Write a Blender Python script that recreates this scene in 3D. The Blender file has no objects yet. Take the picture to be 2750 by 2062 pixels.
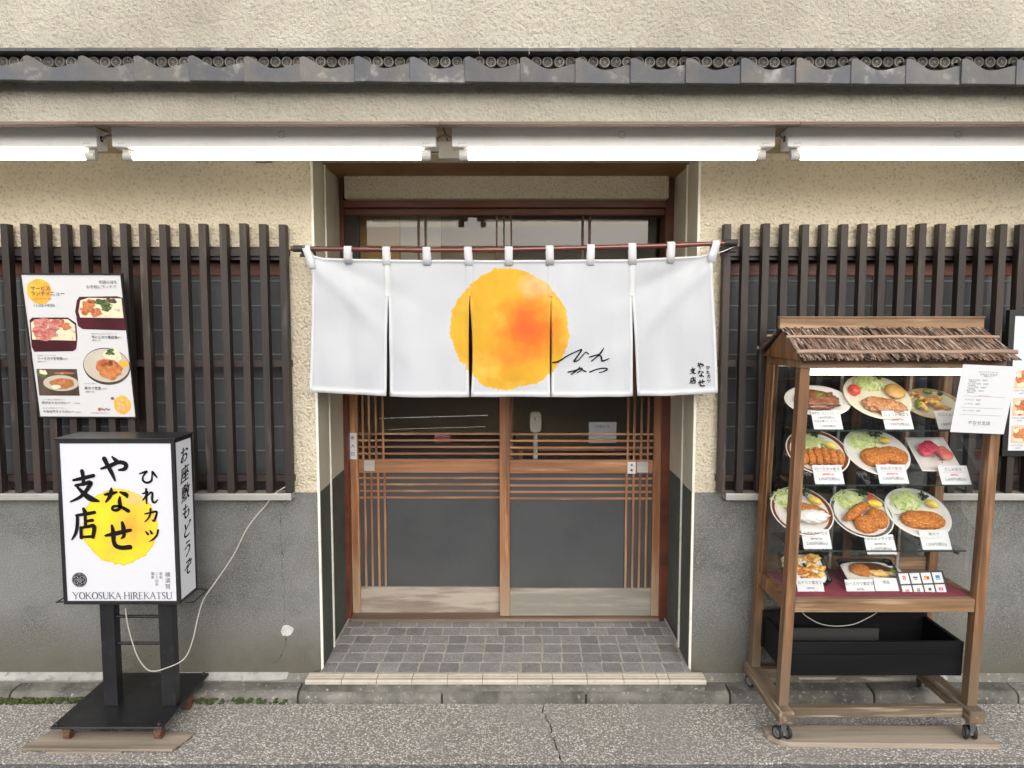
import bpy, math, random
import numpy as np
from mathutils import Vector, Matrix, noise, Euler
R = math.radians
random.seed(7)
sc = bpy.context.scene
# ------------------------------------------------------------ camera, sky, sun, exposure
PITCH = R(4.7); CAMZ = 1.6; WALLD = 3.1
FS = 1965.5; CX, CY = 1375.0, 1031.0          # focal length and centre in photo pixels
cam = bpy.data.cameras.new('camera'); camo = bpy.data.objects.new('camera', cam)
sc.collection.objects.link(camo); sc.camera = camo
camo.location = (0, -WALLD, CAMZ); camo.rotation_euler = (R(90) - PITCH, 0, 0)
cam.sensor_width = 36; cam.lens = 36 * FS / 2750; cam.clip_start = .05; cam.clip_end = 600
w = bpy.data.worlds.new('World'); sc.world = w; w.use_nodes = True
nt = w.node_tree; bg = nt.nodes['Background']
sky = nt.nodes.new('ShaderNodeTexSky'); sky.sky_type = 'NISHITA'; sky.sun_disc = False
sky.sun_elevation = R(24); sky.sun_rotation = R(172); sky.air_density = 1.0; sky.dust_density = 4; sky.ozone_density = 1.0
hs = nt.nodes.new('ShaderNodeHueSaturation'); hs.inputs['Saturation'].default_value = .32
nt.links.new(sky.outputs[0], hs.inputs['Color']); nt.links.new(hs.outputs[0], bg.inputs[0])
bg.inputs[1].default_value = .15
sl = bpy.data.lights.new('sun', 'SUN'); sl.energy = 1.7; sl.angle = R(105); sl.color = (1, .97, .93)
so = bpy.data.objects.new('sun', sl); sc.collection.objects.link(so)
so.rotation_euler = (R(90 - 24), 0, R(-8)); so.location = (0, -5, 8)
sc.view_settings.view_transform = 'Standard'; sc.view_settings.look = 'None'
sc.view_settings.exposure = .30; sc.view_settings.gamma = 1; sc.view_settings.use_curve_mapping = False

# ------------------------------------------------------------ pixel -> point on a vertical plane at distance D
def P(sx, sy, D):
    u = (sx - CX) / FS; v = -(sy - CY) / FS
    dy = math.cos(PITCH) + v * math.sin(PITCH); dz = -math.sin(PITCH) + v * math.cos(PITCH)
    t = D / dy
    return Vector((t * u, D - WALLD, CAMZ + t * dz))
def V(vx, vy, D): return P(vx / .80436, vy / .80436, D)
def crop(ox, oy, s): return lambda x, y, D: P(ox + x / s, oy + y / s, D)
c1 = crop(0, 0, 2.404); c2 = crop(900, 0, 2.404); c3 = crop(1830, 0, 2.404)
c8 = crop(860, 1040, 2.514); c9 = crop(1330, 1040, 2.514)
cs = crop(1950, 820, 2.765); cd = crop(2050, 980, 3.16); ce = crop(2000, 1300, 2.949); cf = crop(1950, 1560, 2.765)

# ------------------------------------------------------------ materials
def NN(nt, t, **k):
    n = nt.nodes.new(t)
    for a, b in k.items(): setattr(n, a, b)
    return n
def col4(c): return (c[0], c[1], c[2], 1)
def M(name, a, b=None, scale=8, stretch=(1, 1, 1), lo=.4, hi=.62, rough=.7, c=None, cscale=60, clo=.55, chi=.7, cstretch=None,
      bump=0, bscale=60, bstretch=None, bdist=.004, emis=None, estr=0, metal=0, spec=.5, trans=0, grad=None, detail=6, dist=0, rvar=0, alpha=1, coat=0):
    m = bpy.data.materials.new(name); m.use_nodes = True; nt = m.node_tree
    p = nt.nodes['Principled BSDF']; L = nt.links.new
    p.inputs['Roughness'].default_value = rough; p.inputs['Metallic'].default_value = metal
    p.inputs['Specular IOR Level'].default_value = spec; p.inputs['Transmission Weight'].default_value = trans
    p.inputs['Coat Weight'].default_value = coat
    tc = NN(nt, 'ShaderNodeTexCoord'); oi = NN(nt, 'ShaderNodeObjectInfo')
    sc_ = NN(nt, 'ShaderNodeVectorMath', operation='SCALE'); sc_.inputs[0].default_value = (3.3, 5.7, 4.1); L(oi.outputs['Random'], sc_.inputs['Scale'])
    ad = NN(nt, 'ShaderNodeVectorMath', operation='ADD'); L(tc.outputs['Object'], ad.inputs[0]); L(sc_.outputs[0], ad.inputs[1])
    def nz(s, st, det=detail):
        mp = NN(nt, 'ShaderNodeMapping'); mp.inputs['Scale'].default_value = st; L(ad.outputs[0], mp.inputs[0])
        n = NN(nt, 'ShaderNodeTexNoise'); n.inputs['Scale'].default_value = s; n.inputs['Detail'].default_value = det
        n.inputs['Distortion'].default_value = dist; n.inputs['Roughness'].default_value = .6
        L(mp.outputs[0], n.inputs['Vector']); return n.outputs['Fac']
    def ramp(f, l, h):
        r = NN(nt, 'ShaderNodeMapRange'); r.inputs['From Min'].default_value = l; r.inputs['From Max'].default_value = h; L(f, r.inputs['Value']); return r.outputs[0]
    def mix(f, x, y):
        r = NN(nt, 'ShaderNodeMix', data_type='RGBA'); L(f, r.inputs[0])
        for v_, i in ((x, 6), (y, 7)):
            if isinstance(v_, tuple): r.inputs[i].default_value = col4(v_)
            else: L(v_, r.inputs[i])
        return r.outputs[2]
    cur = a
    if b: cur = mix(ramp(nz(scale, stretch), lo, hi), a, b)
    if c: cur = mix(ramp(nz(cscale, cstretch or stretch, 3), clo, chi), cur, c)
    if grad:   # dirt that belongs to a height band of the thing: (z full, z none, colour, noise amount)
        z1, z0, gc, na = grad
        sx = NN(nt, 'ShaderNodeSeparateXYZ'); gm = NN(nt, 'ShaderNodeNewGeometry'); L(gm.outputs['Position'], sx.inputs[0])
        na_ = NN(nt, 'ShaderNodeMath', operation='MULTIPLY_ADD'); L(nz(6, (1, 1, 1)), na_.inputs[0]); na_.inputs[1].default_value = na; L(sx.outputs['Z'], na_.inputs[2])
        r = NN(nt, 'ShaderNodeMapRange'); r.inputs['From Min'].default_value = z0 + na * .5; r.inputs['From Max'].default_value = z1 + na * .5; L(na_.outputs[0], r.inputs['Value'])
        cur = mix(r.outputs[0], cur, gc)
    if rvar:
        h = NN(nt, 'ShaderNodeHueSaturation')
        mr = NN(nt, 'ShaderNodeMapRange'); mr.inputs['To Min'].default_value = 1 - rvar; mr.inputs['To Max'].default_value = 1 + rvar; L(oi.outputs['Random'], mr.inputs['Value'])
        L(mr.outputs[0], h.inputs['Value'])
        if isinstance(cur, tuple): h.inputs['Color'].default_value = col4(cur)
        else: L(cur, h.inputs['Color'])
        cur = h.outputs[0]
    if isinstance(cur, tuple): p.inputs['Base Color'].default_value = col4(cur)
    else: L(cur, p.inputs['Base Color'])
    if bump:
        bn = NN(nt, 'ShaderNodeBump'); bn.inputs['Strength'].default_value = bump; bn.inputs['Distance'].default_value = bdist
        L(nz(bscale, bstretch or stretch, 4), bn.inputs['Height']); L(bn.outputs[0], p.inputs['Normal'])
    if emis:
        p.inputs['Emission Color'].default_value = col4(emis); p.inputs['Emission Strength'].default_value = estr
    return m
GX, GY, GZ = (.12, 1, 1), (1, .12, 1), (1, 1, .12)   # grain along x, y, z
mats = {}
def K(k): return mats[k]
plaster = dict(lo=.35, hi=.7, rough=.92, bump=1, bscale=88, bdist=.020, cscale=88, clo=.53, chi=.78, spec=.1)
mats.update(
 plaster_up=M('weathered_plaster', (.63, .59, .495), (.45, .415, .34), scale=2.2, c=(.42, .38, .31), **plaster),
 plaster=M('cream_plaster', (.80, .725, .57), (.72, .64, .49), scale=1.6, c=(.44, .37, .255), **plaster),
 plaster_w=M('pale_plaster', (.72, .67, .56), (.66, .61, .50), scale=2, c=(.52, .48, .39), **plaster),
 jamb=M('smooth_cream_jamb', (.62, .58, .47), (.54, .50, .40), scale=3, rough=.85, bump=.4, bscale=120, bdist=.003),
 dado=M('grey_dado', (.19, .193, .186), (.115, .118, .11), scale=3, rough=.9, c=(.27, .27, .255), cscale=190, clo=.48, chi=.68, bump=.8, bscale=170, bdist=.005, grad=(.08, .34, (.125, .12, .095), .4), spec=.25),
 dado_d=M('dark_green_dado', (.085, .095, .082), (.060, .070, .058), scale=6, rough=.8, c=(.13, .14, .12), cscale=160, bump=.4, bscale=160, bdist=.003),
 bead=M('white_joint', (.80, .78, .70), (.62, .60, .52), scale=14, rough=.7, lo=.5, hi=.75),
 slat=M('dark_brown_slat', (.033, .022, .018), (.021, .014, .012), scale=18, stretch=GZ, rough=.55, bump=.5, bscale=90, bdist=.002, c=(.12, .10, .085), cscale=26, clo=.6, chi=.8, rvar=.38),
 black_wood=M('black_brown_wood', (.022, .014, .012), (.035, .02, .016), scale=12, stretch=GX, rough=.5),
 red_wood=M('red_brown_wood', (.15, .042, .021), (.09, .025, .014), scale=10, stretch=GX, rough=.4, bump=.2, bscale=70),
 door_x=M('door_wood_across', (.40, .19, .088), (.22, .098, .045), scale=22, stretch=(.07, 1, 1), rough=.5, c=(.58, .33, .17), cscale=40, bump=.3, bscale=80, bdist=.002, rvar=.1),
 door_z=M('door_wood_upright', (.34, .15, .064), (.18, .075, .033), scale=22, stretch=(1, 1, .07), rough=.5, c=(.50, .27, .13), cscale=40, bump=.3, bscale=80, bdist=.002, rvar=.1, grad=(.12, .45, (.36, .27, .18), .25)),
 weathered=M('weathered_bottom_board', (.40, .345, .285), (.26, .21, .17), scale=26, stretch=(.12, 1, 1), lo=.42, hi=.56, rough=.75, c=(.15, .105, .085), cscale=9, clo=.55, chi=.68, bump=.6, bscale=60, bdist=.003),
 weathered_g=M('greyed_bottom_board', (.235, .22, .185), (.36, .33, .275), scale=18, stretch=(.1, 1, 1), lo=.46, hi=.6, rough=.75, c=(.20, .16, .12), cscale=9, clo=.56, chi=.68, bump=.6, bscale=60, bdist=.003),
 frost=M('frosted_glass', (.076, .079, .083), (.064, .067, .071), scale=3, rough=.14, spec=.5, bump=.05, bscale=300, bdist=.001),
 alum=M('aluminium', (.62, .61, .58), (.50, .49, .46), scale=20, stretch=GX, rough=.4, metal=.6),
 chrome=M('brushed_steel', (.6, .6, .6), rough=.25, metal=1),
 tile=M('eave_tile_grey', (.075, .080, .092), (.125, .115, .10), scale=7, rough=.6, c=(.30, .30, .30), cscale=14, clo=.58, chi=.78, bump=.5, bscale=90, bdist=.003, rvar=.22),
 tile_d=M('disc_tile_grey', (.21, .195, .175), (.12, .115, .105), scale=30, rough=.75, c=(.28, .27, .25), cscale=50, bump=.5, bscale=90, rvar=.3),
 tile_k=M('disc_recess_shade', (.06, .057, .053), rough=.8),  # darker copy of the disc tile, recess shade put into the colour
 soffit=M('soffit_board', (.40, .33, .235), (.30, .245, .17), scale=5, rough=.8),
 strip=M('weathered_wood_strip', (.14, .095, .07), (.25, .19, .145), scale=20, stretch=(.05, 1, 1), rough=.8, bump=.4),
 ceil_br=M('brown_entrance_ceiling', (.30, .165, .075), (.22, .12, .052), scale=6, rough=.75),
 white_metal=M('white_enamel', (.90, .90, .89), (.84, .84, .82), scale=6, rough=.35, spec=.5),
 tube=M('lit_tube', (1, 1, 1), emis=(1, .90, .72), estr=8),
 tube_case=M('lit_case_tube', (1, 1, 1), emis=(1, .95, .80), estr=6),
 cap=M('grey_plastic', (.55, .54, .51), rough=.5),
 bamboo_red=M('red_bamboo', (.14, .030, .022), (.09, .02, .016), scale=16, stretch=GX, rough=.3, coat=.4),
 blackp=M('black_paint', (.012, .012, .014), (.020, .020, .023), scale=7, rough=.38, bump=.15, bscale=40, c=(.05, .048, .045), cscale=20, clo=.64, chi=.8),
 blackt=M('black_tape', (.02, .02, .02), rough=.6),
 panel=M('white_acrylic', (.66, .67, .72), rough=.3, emis=(.95, .96, 1), estr=.10),
 ink=M('black_ink', (.008, .008, .009), rough=.8, spec=.15), ink_g=M('grey_ink', (.13, .13, .13), rough=.6), red_ink=M('red_ink', (.6, .05, .05), rough=.6),
 paper=M('white_paper', (.68, .69, .72), rough=.6), paper2=M('poster_paper', (.64, .645, .66), rough=.22, coat=.5, bump=.25, bscale=9, bdist=.01),
 cable=M('grey_cable', (.42, .40, .35), rough=.5), board=M('weathered_plank', (.40, .33, .26), (.20, .165, .13), scale=16, stretch=(.06, 1, 1), rough=.8, c=(.14, .11, .085), cscale=12, clo=.6, chi=.76, bump=.6, bscale=50, bdist=.003),
 case=M('case_wood', (.235, .108, .045), (.105, .05, .022), scale=20, stretch=(1, 1, .07), rough=.55, c=(.34, .20, .10), cscale=34, clo=.52, bump=.5, bscale=70, bdist=.003, grad=(.15, .55, (.17, .12, .075), .2)),
 case_x=M('case_wood_across', (.28, .165, .085), (.125, .068, .034), scale=22, stretch=(.07, 1, 1), rough=.55, c=(.40, .28, .17), cscale=36, bump=.4, bscale=70, bdist=.002),
 foot=M('weathered_foot_wood', (.20, .145, .095), (.11, .08, .052), scale=18, stretch=(.08, 1, 1), rough=.8, c=(.36, .30, .22), cscale=40, bump=.5, bscale=60, bdist=.003),
 foot_y=M('weathered_foot_wood_deep', (.20, .145, .095), (.11, .08, .052), scale=18, stretch=(1, .08, 1), rough=.8, c=(.36, .30, .22), cscale=40, bump=.5, bscale=60, bdist=.003),
 thatch=M('bark_thatch', (.25, .15, .11), (.035, .02, .015), scale=110, stretch=(1, .07, .07), lo=.42, hi=.56, rough=.9, c=(.48, .38, .31), cscale=150, clo=.54, chi=.64),
 thatch_b=M('bark_underlay', (.05, .032, .024), rough=.95),
 bamboo=M('old_bamboo', (.33, .235, .165), (.25, .17, .12), scale=20, stretch=GX, rough=.5, rvar=.1),
 felt=M('crimson_felt', (.30, .045, .075), (.24, .032, .055), scale=20, rough=.95, bump=.3, bscale=400, bdist=.001),
 crate=M('charred_wood', (.004, .004, .005), (.008, .008, .009), scale=18, stretch=(.07, 1, 1), rough=.6, spec=.2, bump=.5, bscale=40, bdist=.002),
 rubber=M('black_rubber', (.02, .02, .02), rough=.6), hub=M('castor_hub_grey', (.16, .16, .155), rough=.5),
 rust=M('rusty_iron', (.19, .085, .04), (.08, .05, .035), scale=60, rough=.8),
 china=M('white_china', (.78, .77, .74), rough=.12, coat=.5), cream_china=M('cream_china', (.74, .70, .58), rough=.15, coat=.5),
 tan_china=M('tan_stoneware', (.42, .30, .17), (.55, .42, .26), scale=30, rough=.3), band=M('brown_rim', (.20, .055, .025), rough=.2), band_k=M('dark_green_rim', (.05, .055, .05), (.25, .25, .23), scale=190, lo=.5, hi=.55, rough=.2),
 fry=M('breadcrumb_crust', (.58, .185, .032), (.36, .09, .014), scale=90, rough=.7, c=(.74, .32, .07), cscale=200, clo=.5, chi=.62, bump=1, bscale=200, bdist=.003),
 steak=M('glazed_meat', (.17, .055, .028), (.30, .12, .06), scale=60, rough=.35, c=(.42, .20, .12), cscale=90, bump=.8, bscale=90, coat=.3),
 pork=M('grilled_pork', (.58, .31, .15), (.36, .13, .05), scale=55, dist=2, lo=.45, hi=.55, rough=.4, coat=.3, bump=.4, bscale=60),
 pasta=M('ginger_cake', (.66, .40, .14), (.52, .27, .07), scale=40, rough=.5, coat=.2),
 cabbage=M('shredded_cabbage', (.62, .76, .26), (.84, .88, .55), scale=60, rough=.6), parsley=M('parsley', (.035, .085, .02), (.015, .04, .012), scale=80, rough=.7),
 lemon=M('lemon', (.85, .60, .04), (.9, .72, .16), scale=40, rough=.4, coat=.2), tomato=M('tomato', (.68, .04, .03), (.75, .12, .08), scale=40, rough=.25, coat=.5),
 tuna=M('tuna', (.62, .03, .09), (.75, .10, .14), scale=50, rough=.25, coat=.5), salmon=M('salmon_slice', (.85, .14, .13), (.9, .32, .26), scale=50, stretch=(.3, 1, 1), rough=.25, coat=.5),
 radish=M('grated_radish', (.85, .85, .82), rough=.5, bump=.8, bscale=150), egg=M('simmered_egg', (.80, .42, .07), (.85, .66, .25), scale=60, rough=.35, coat=.4, c=(.42, .14, .03), cscale=45, clo=.53, chi=.6),
 veg=M('green_vegetable', (.12, .20, .03), (.26, .30, .06), scale=50, rough=.4, coat=.3), rice=M('rice', (.80, .78, .72), rough=.5, bump=.8, bscale=180), lacq=M('red_lacquer', (.10, .014, .016), rough=.12, coat=.8), lacqk=M('black_lacquer', (.01, .01, .01), rough=.15, coat=.8),
 edge=M('shelf_glass_edge', (.03, .05, .045), rough=.2),
 grout=M('pale_grout', (.46, .43, .385), (.36, .335, .30), scale=30, rough=.9),
 pave=M('granite_tile', (.245, .24, .235), (.195, .19, .185), scale=18, rough=.8, c=(.40, .38, .365), cscale=190, clo=.5, chi=.66, bump=.3, bscale=200, bdist=.002, rvar=.2),
 nosing=M('ivory_nosing_tile', (.52, .47, .40), (.45, .405, .34), scale=18, rough=.5, c=(.40, .34, .26), cscale=40, clo=.6, chi=.75, rvar=.04),
 kerb=M('old_kerb_concrete', (.22, .212, .19), (.095, .092, .08), scale=9, lo=.35, hi=.62, rough=.95, c=(.42, .41, .37), cscale=55, clo=.6, chi=.75, bump=.8, bscale=80, bdist=.006, rvar=.15),
 concrete=M('gutter_concrete', (.21, .205, .18), (.14, .135, .115), scale=5, rough=.95, c=(.36, .35, .32), cscale=40, clo=.58, chi=.72, bump=.7, bscale=80, bdist=.005),
 mortar=M('pale_mortar', (.42, .42, .40), (.30, .30, .28), scale=9, rough=.95, c=(.2, .2, .18), cscale=22, bump=.8, bscale=50, bdist=.005),
 aggregate=M('exposed_aggregate', (.20, .175, .152), (.14, .128, .118), scale=2.5, rough=.95, c=(.78, .72, .63), cscale=110, clo=.45, chi=.56, bump=1, bscale=110, bdist=.006, detail=4),
 asphalt=M('dark_asphalt', (.14, .138, .135), (.19, .185, .18), scale=4, rough=.95, c=(.30, .29, .28), cscale=100, clo=.55, chi=.63, bump=1, bscale=100, bdist=.006),
 dirt=M('dark_crevice', (.03, .028, .022), rough=1), moss=M('moss', (.04, .065, .016), (.06, .085, .022), scale=60, rough=1),
 pebble=M('pebble', (.30, .29, .27), rough=.9, rvar=.3),
 room=M('dim_tan_wall', (.36, .24, .12), (.30, .20, .10), scale=3, rough=.9), room_f=M('dark_floor', (.05, .04, .035), rough=.6),
 curtain=M('reflection_grey', (.16, .155, .15), rough=.9), pink=M('pink_box', (.50, .10, .12), rough=.5), patch=M('white_filler', (.58, .58, .57), (.45, .45, .44), scale=30, rough=.8, bump=.6, bscale=60),
 crack=M('crack_dark', (.018, .018, .016), rough=1),
 opp_wall=M('opposite_render', (.72, .70, .66), (.66, .64, .60), scale=1, rough=.9), opp_glass=M('opposite_window', (.06, .07, .08), rough=.1),
 sheet=M('black_frame', (.015, .015, .015), rough=.35),
)
def glass(name, tint=(.9, .93, .92), refl=.06, rough=0):
    m = bpy.data.materials.new(name); m.use_nodes = True; nt = m.node_tree; nt.nodes.clear(); L = nt.links.new
    o = NN(nt, 'ShaderNodeOutputMaterial'); mx = NN(nt, 'ShaderNodeMixShader'); t = NN(nt, 'ShaderNodeBsdfTransparent'); g = NN(nt, 'ShaderNodeBsdfGlossy')
    t.inputs[0].default_value = col4(tint); g.inputs['Roughness'].default_value = rough
    f = NN(nt, 'ShaderNodeFresnel'); f.inputs[0].default_value = 1.5; ge = NN(nt, 'ShaderNodeNewGeometry')
    a = NN(nt, 'ShaderNodeMath', operation='ADD'); a.inputs[1].default_value = refl; L(f.outputs[0], a.inputs[0])
    iv = NN(nt, 'ShaderNodeMath', operation='SUBTRACT'); iv.inputs[0].default_value = 1; L(ge.outputs['Backfacing'], iv.inputs[1])
    ml = NN(nt, 'ShaderNodeMath', operation='MULTIPLY'); L(a.outputs[0], ml.inputs[0]); L(iv.outputs[0], ml.inputs[1]); L(ml.outputs[0], mx.inputs[0])
    L(t.outputs[0], mx.inputs[1]); L(g.outputs[0], mx.inputs[2]); L(mx.outputs[0], o.inputs[0]); return m
mats['glass'] = glass('window_glass', (.92, .93, .93), .0, .01); mats['glass_c'] = glass('case_glass', (.99, .995, .99), .02)
mats['acryl'] = glass('clear_acrylic', (.93, .96, .955), .05, .05)

def aggregate(name, sc_, cols, bed, big):
    """exposed stones: voronoi cells, each its own stone colour, set in a darker bed"""
    m = bpy.data.materials.new(name); m.use_nodes = True; nt = m.node_tree; L = nt.links.new; p = nt.nodes['Principled BSDF']; p.inputs['Roughness'].default_value = .9; p.inputs['Specular IOR Level'].default_value = .2
    g = NN(nt, 'ShaderNodeNewGeometry'); nzv = NN(nt, 'ShaderNodeTexNoise'); nzv.inputs['Scale'].default_value = sc_ * .9; L(g.outputs['Position'], nzv.inputs['Vector'])
    mx = NN(nt, 'ShaderNodeVectorMath', operation='MULTIPLY_ADD'); mx.inputs[1].default_value = (.012, .012, .012); L(nzv.outputs['Color'], mx.inputs[0]); L(g.outputs['Position'], mx.inputs[2])
    v = NN(nt, 'ShaderNodeTexVoronoi'); v.inputs['Scale'].default_value = sc_; L(mx.outputs[0], v.inputs['Vector'])
    sp = NN(nt, 'ShaderNodeSeparateColor'); L(v.outputs['Color'], sp.inputs[0])
    rp = NN(nt, 'ShaderNodeValToRGB'); rp.color_ramp.interpolation = 'LINEAR'
    while len(rp.color_ramp.elements) < len(cols): rp.color_ramp.elements.new(.5)
    for i, (t, c_) in enumerate(cols): rp.color_ramp.elements[i].position = t; rp.color_ramp.elements[i].color = col4(c_)
    L(sp.outputs[0], rp.inputs[0])
    mr = NN(nt, 'ShaderNodeMapRange'); mr.inputs[1].default_value = .34; mr.inputs[2].default_value = .60; L(v.outputs['Distance'], mr.inputs[0])
    a = NN(nt, 'ShaderNodeMix', data_type='RGBA'); L(mr.outputs[0], a.inputs[0]); L(rp.outputs[0], a.inputs[6]); a.inputs[7].default_value = col4(bed)
    n2 = NN(nt, 'ShaderNodeTexNoise'); n2.inputs['Scale'].default_value = 2.2; n2.inputs['Detail'].default_value = 8; L(g.outputs['Position'], n2.inputs['Vector'])
    m2 = NN(nt, 'ShaderNodeMapRange'); m2.inputs[1].default_value = .5; m2.inputs[2].default_value = .72; m2.inputs[4].default_value = .8; L(n2.outputs['Fac'], m2.inputs[0])
    b = NN(nt, 'ShaderNodeMix', data_type='RGBA'); L(m2.outputs[0], b.inputs[0]); L(a.outputs[2], b.inputs[6]); b.inputs[7].default_value = col4(big); L(b.outputs[2], p.inputs['Base Color'])
    bn = NN(nt, 'ShaderNodeBump'); bn.invert = True; bn.inputs['Strength'].default_value = .8; bn.inputs['Distance'].default_value = .004; L(v.outputs['Distance'], bn.inputs['Height']); L(bn.outputs[0], p.inputs['Normal']); return m
mats['aggregate'] = aggregate('exposed_aggregate', 125, [(0, (.27, .25, .225)), (.22, (.38, .355, .325)), (.45, (.54, .50, .45)), (.75, (.72, .68, .62)), (1, (.86, .84, .80))], (.25, .235, .215), (.32, .305, .285))
mats['asphalt'] = aggregate('worn_asphalt', 140, [(0, (.13, .13, .13)), (.5, (.24, .24, .235)), (.8, (.40, .39, .38)), (1, (.6, .6, .58))], (.12, .12, .12), (.17, .17, .165))
def sun_print(name, base, cx, cz, rad, cloth=True, axes=('X', 'Z'), red=(.66, .11, .015), em=0, ya_=(.60, .365, .022), yb_=(.58, .29, .014), mid=(.64, .155, .012), low=.4):
    """white ground with a watercolour yellow disc printed on it; cx, cz in object space"""
    m = bpy.data.materials.new(name); m.use_nodes = True; nt = m.node_tree; L = nt.links.new; p = nt.nodes['Principled BSDF']
    tc = NN(nt, 'ShaderNodeTexCoord'); s = NN(nt, 'ShaderNodeSeparateXYZ'); L(tc.outputs['Object'], s.inputs[0])
    def mth(op, a, b=None, c=None):
        n = NN(nt, 'ShaderNodeMath', operation=op)
        for i, q in enumerate((a, b, c)):
            if q is None: continue
            if isinstance(q, (int, float)): n.inputs[i].default_value = q
            else: L(q, n.inputs[i])
        return n.outputs[0]
    def noi(sc_, det=4, w_=0):
        n = NN(nt, 'ShaderNodeTexNoise'); n.inputs['Scale'].default_value = sc_; n.inputs['Detail'].default_value = det; L(tc.outputs['Object'], n.inputs['Vector']); return n.outputs['Fac']
    def mr(f, a, b):
        n = NN(nt, 'ShaderNodeMapRange'); n.inputs[1].default_value = a; n.inputs[2].default_value = b; L(f, n.inputs[0]); return n.outputs[0]
    def mix(f, x, y):
        r = NN(nt, 'ShaderNodeMix', data_type='RGBA'); L(f, r.inputs[0])
        for v_, i in ((x, 6), (y, 7)):
            if isinstance(v_, tuple): r.inputs[i].default_value = col4(v_)
            else: L(v_, r.inputs[i])
        return r.outputs[2]
    X = mth('SUBTRACT', s.outputs[axes[0]], cx); Z = mth('SUBTRACT', s.outputs[axes[1]], cz)
    def d_(ox, oz, sx=1, sz=1):
        a = mth('MULTIPLY', mth('SUBTRACT', X, ox), sx); b = mth('MULTIPLY', mth('SUBTRACT', Z, oz), sz)
        return mth('SQRT', mth('ADD', mth('MULTIPLY', a, a), mth('MULTIPLY', b, b)))
    r = d_(0, 0, 1.0, .985)
    edge = mth('MULTIPLY_ADD', noi(2.2 / rad, 3), rad * .14, mth('MULTIPLY_ADD', noi(8 / rad, 2), rad * .13, r))
    e0 = rad * 1.135
    inside = mr(edge, e0, e0 - rad * .012)
    yel = mix(mr(noi(1.1 / rad, 5), .35, .68), ya_, yb_)
    yel = mix(mr(noi(2.3 / rad, 6), .5, .8), yel, (.76, .48, .08))
    rim = mr(edge, e0 - rad * .05, e0 - rad * .012)
    yel = mix(mth('MULTIPLY', rim, .55), yel, (.72, .36, .015))
    yel = mix(mth('MULTIPLY', mr(mth('MULTIPLY_ADD', noi(5 / rad, 4), rad * .3, d_(rad * .45, rad * .72, 1, 1.3)), rad * .5, rad * .3), .6), yel, (.62, .46, .27))
    nn = noi(3.4 / rad, 6)
    dr = mth('MULTIPLY_ADD', nn, rad * .55, d_(rad * .33, rad * .0, 1, .85))
    yel = mix(mr(dr, rad * .92, rad * .5), yel, mid)
    yel = mix(mr(dr, rad * .56, rad * .30), yel, red)
    yel = mix(mth('MULTIPLY', mr(mth('MULTIPLY_ADD', nn, rad * .7, d_(-rad * .02, -rad * .45, .7, 1.6)), rad * .8, rad * .4), low), yel, mid)
    out = mix(inside, base, yel)
    L(out, p.inputs['Base Color']); p.inputs['Roughness'].default_value = .85 if cloth else .3
    if cloth:
        wv = NN(nt, 'ShaderNodeBump'); wv.inputs['Strength'].default_value = .35; wv.inputs['Distance'].default_value = .002; L(noi(260, 2), wv.inputs['Height']); L(wv.outputs[0], p.inputs['Normal'])
        p.inputs['Sheen Weight'].default_value = .15
    if em: L(out, p.inputs['Emission Color']); p.inputs['Emission Strength'].default_value = em
    return m

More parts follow.
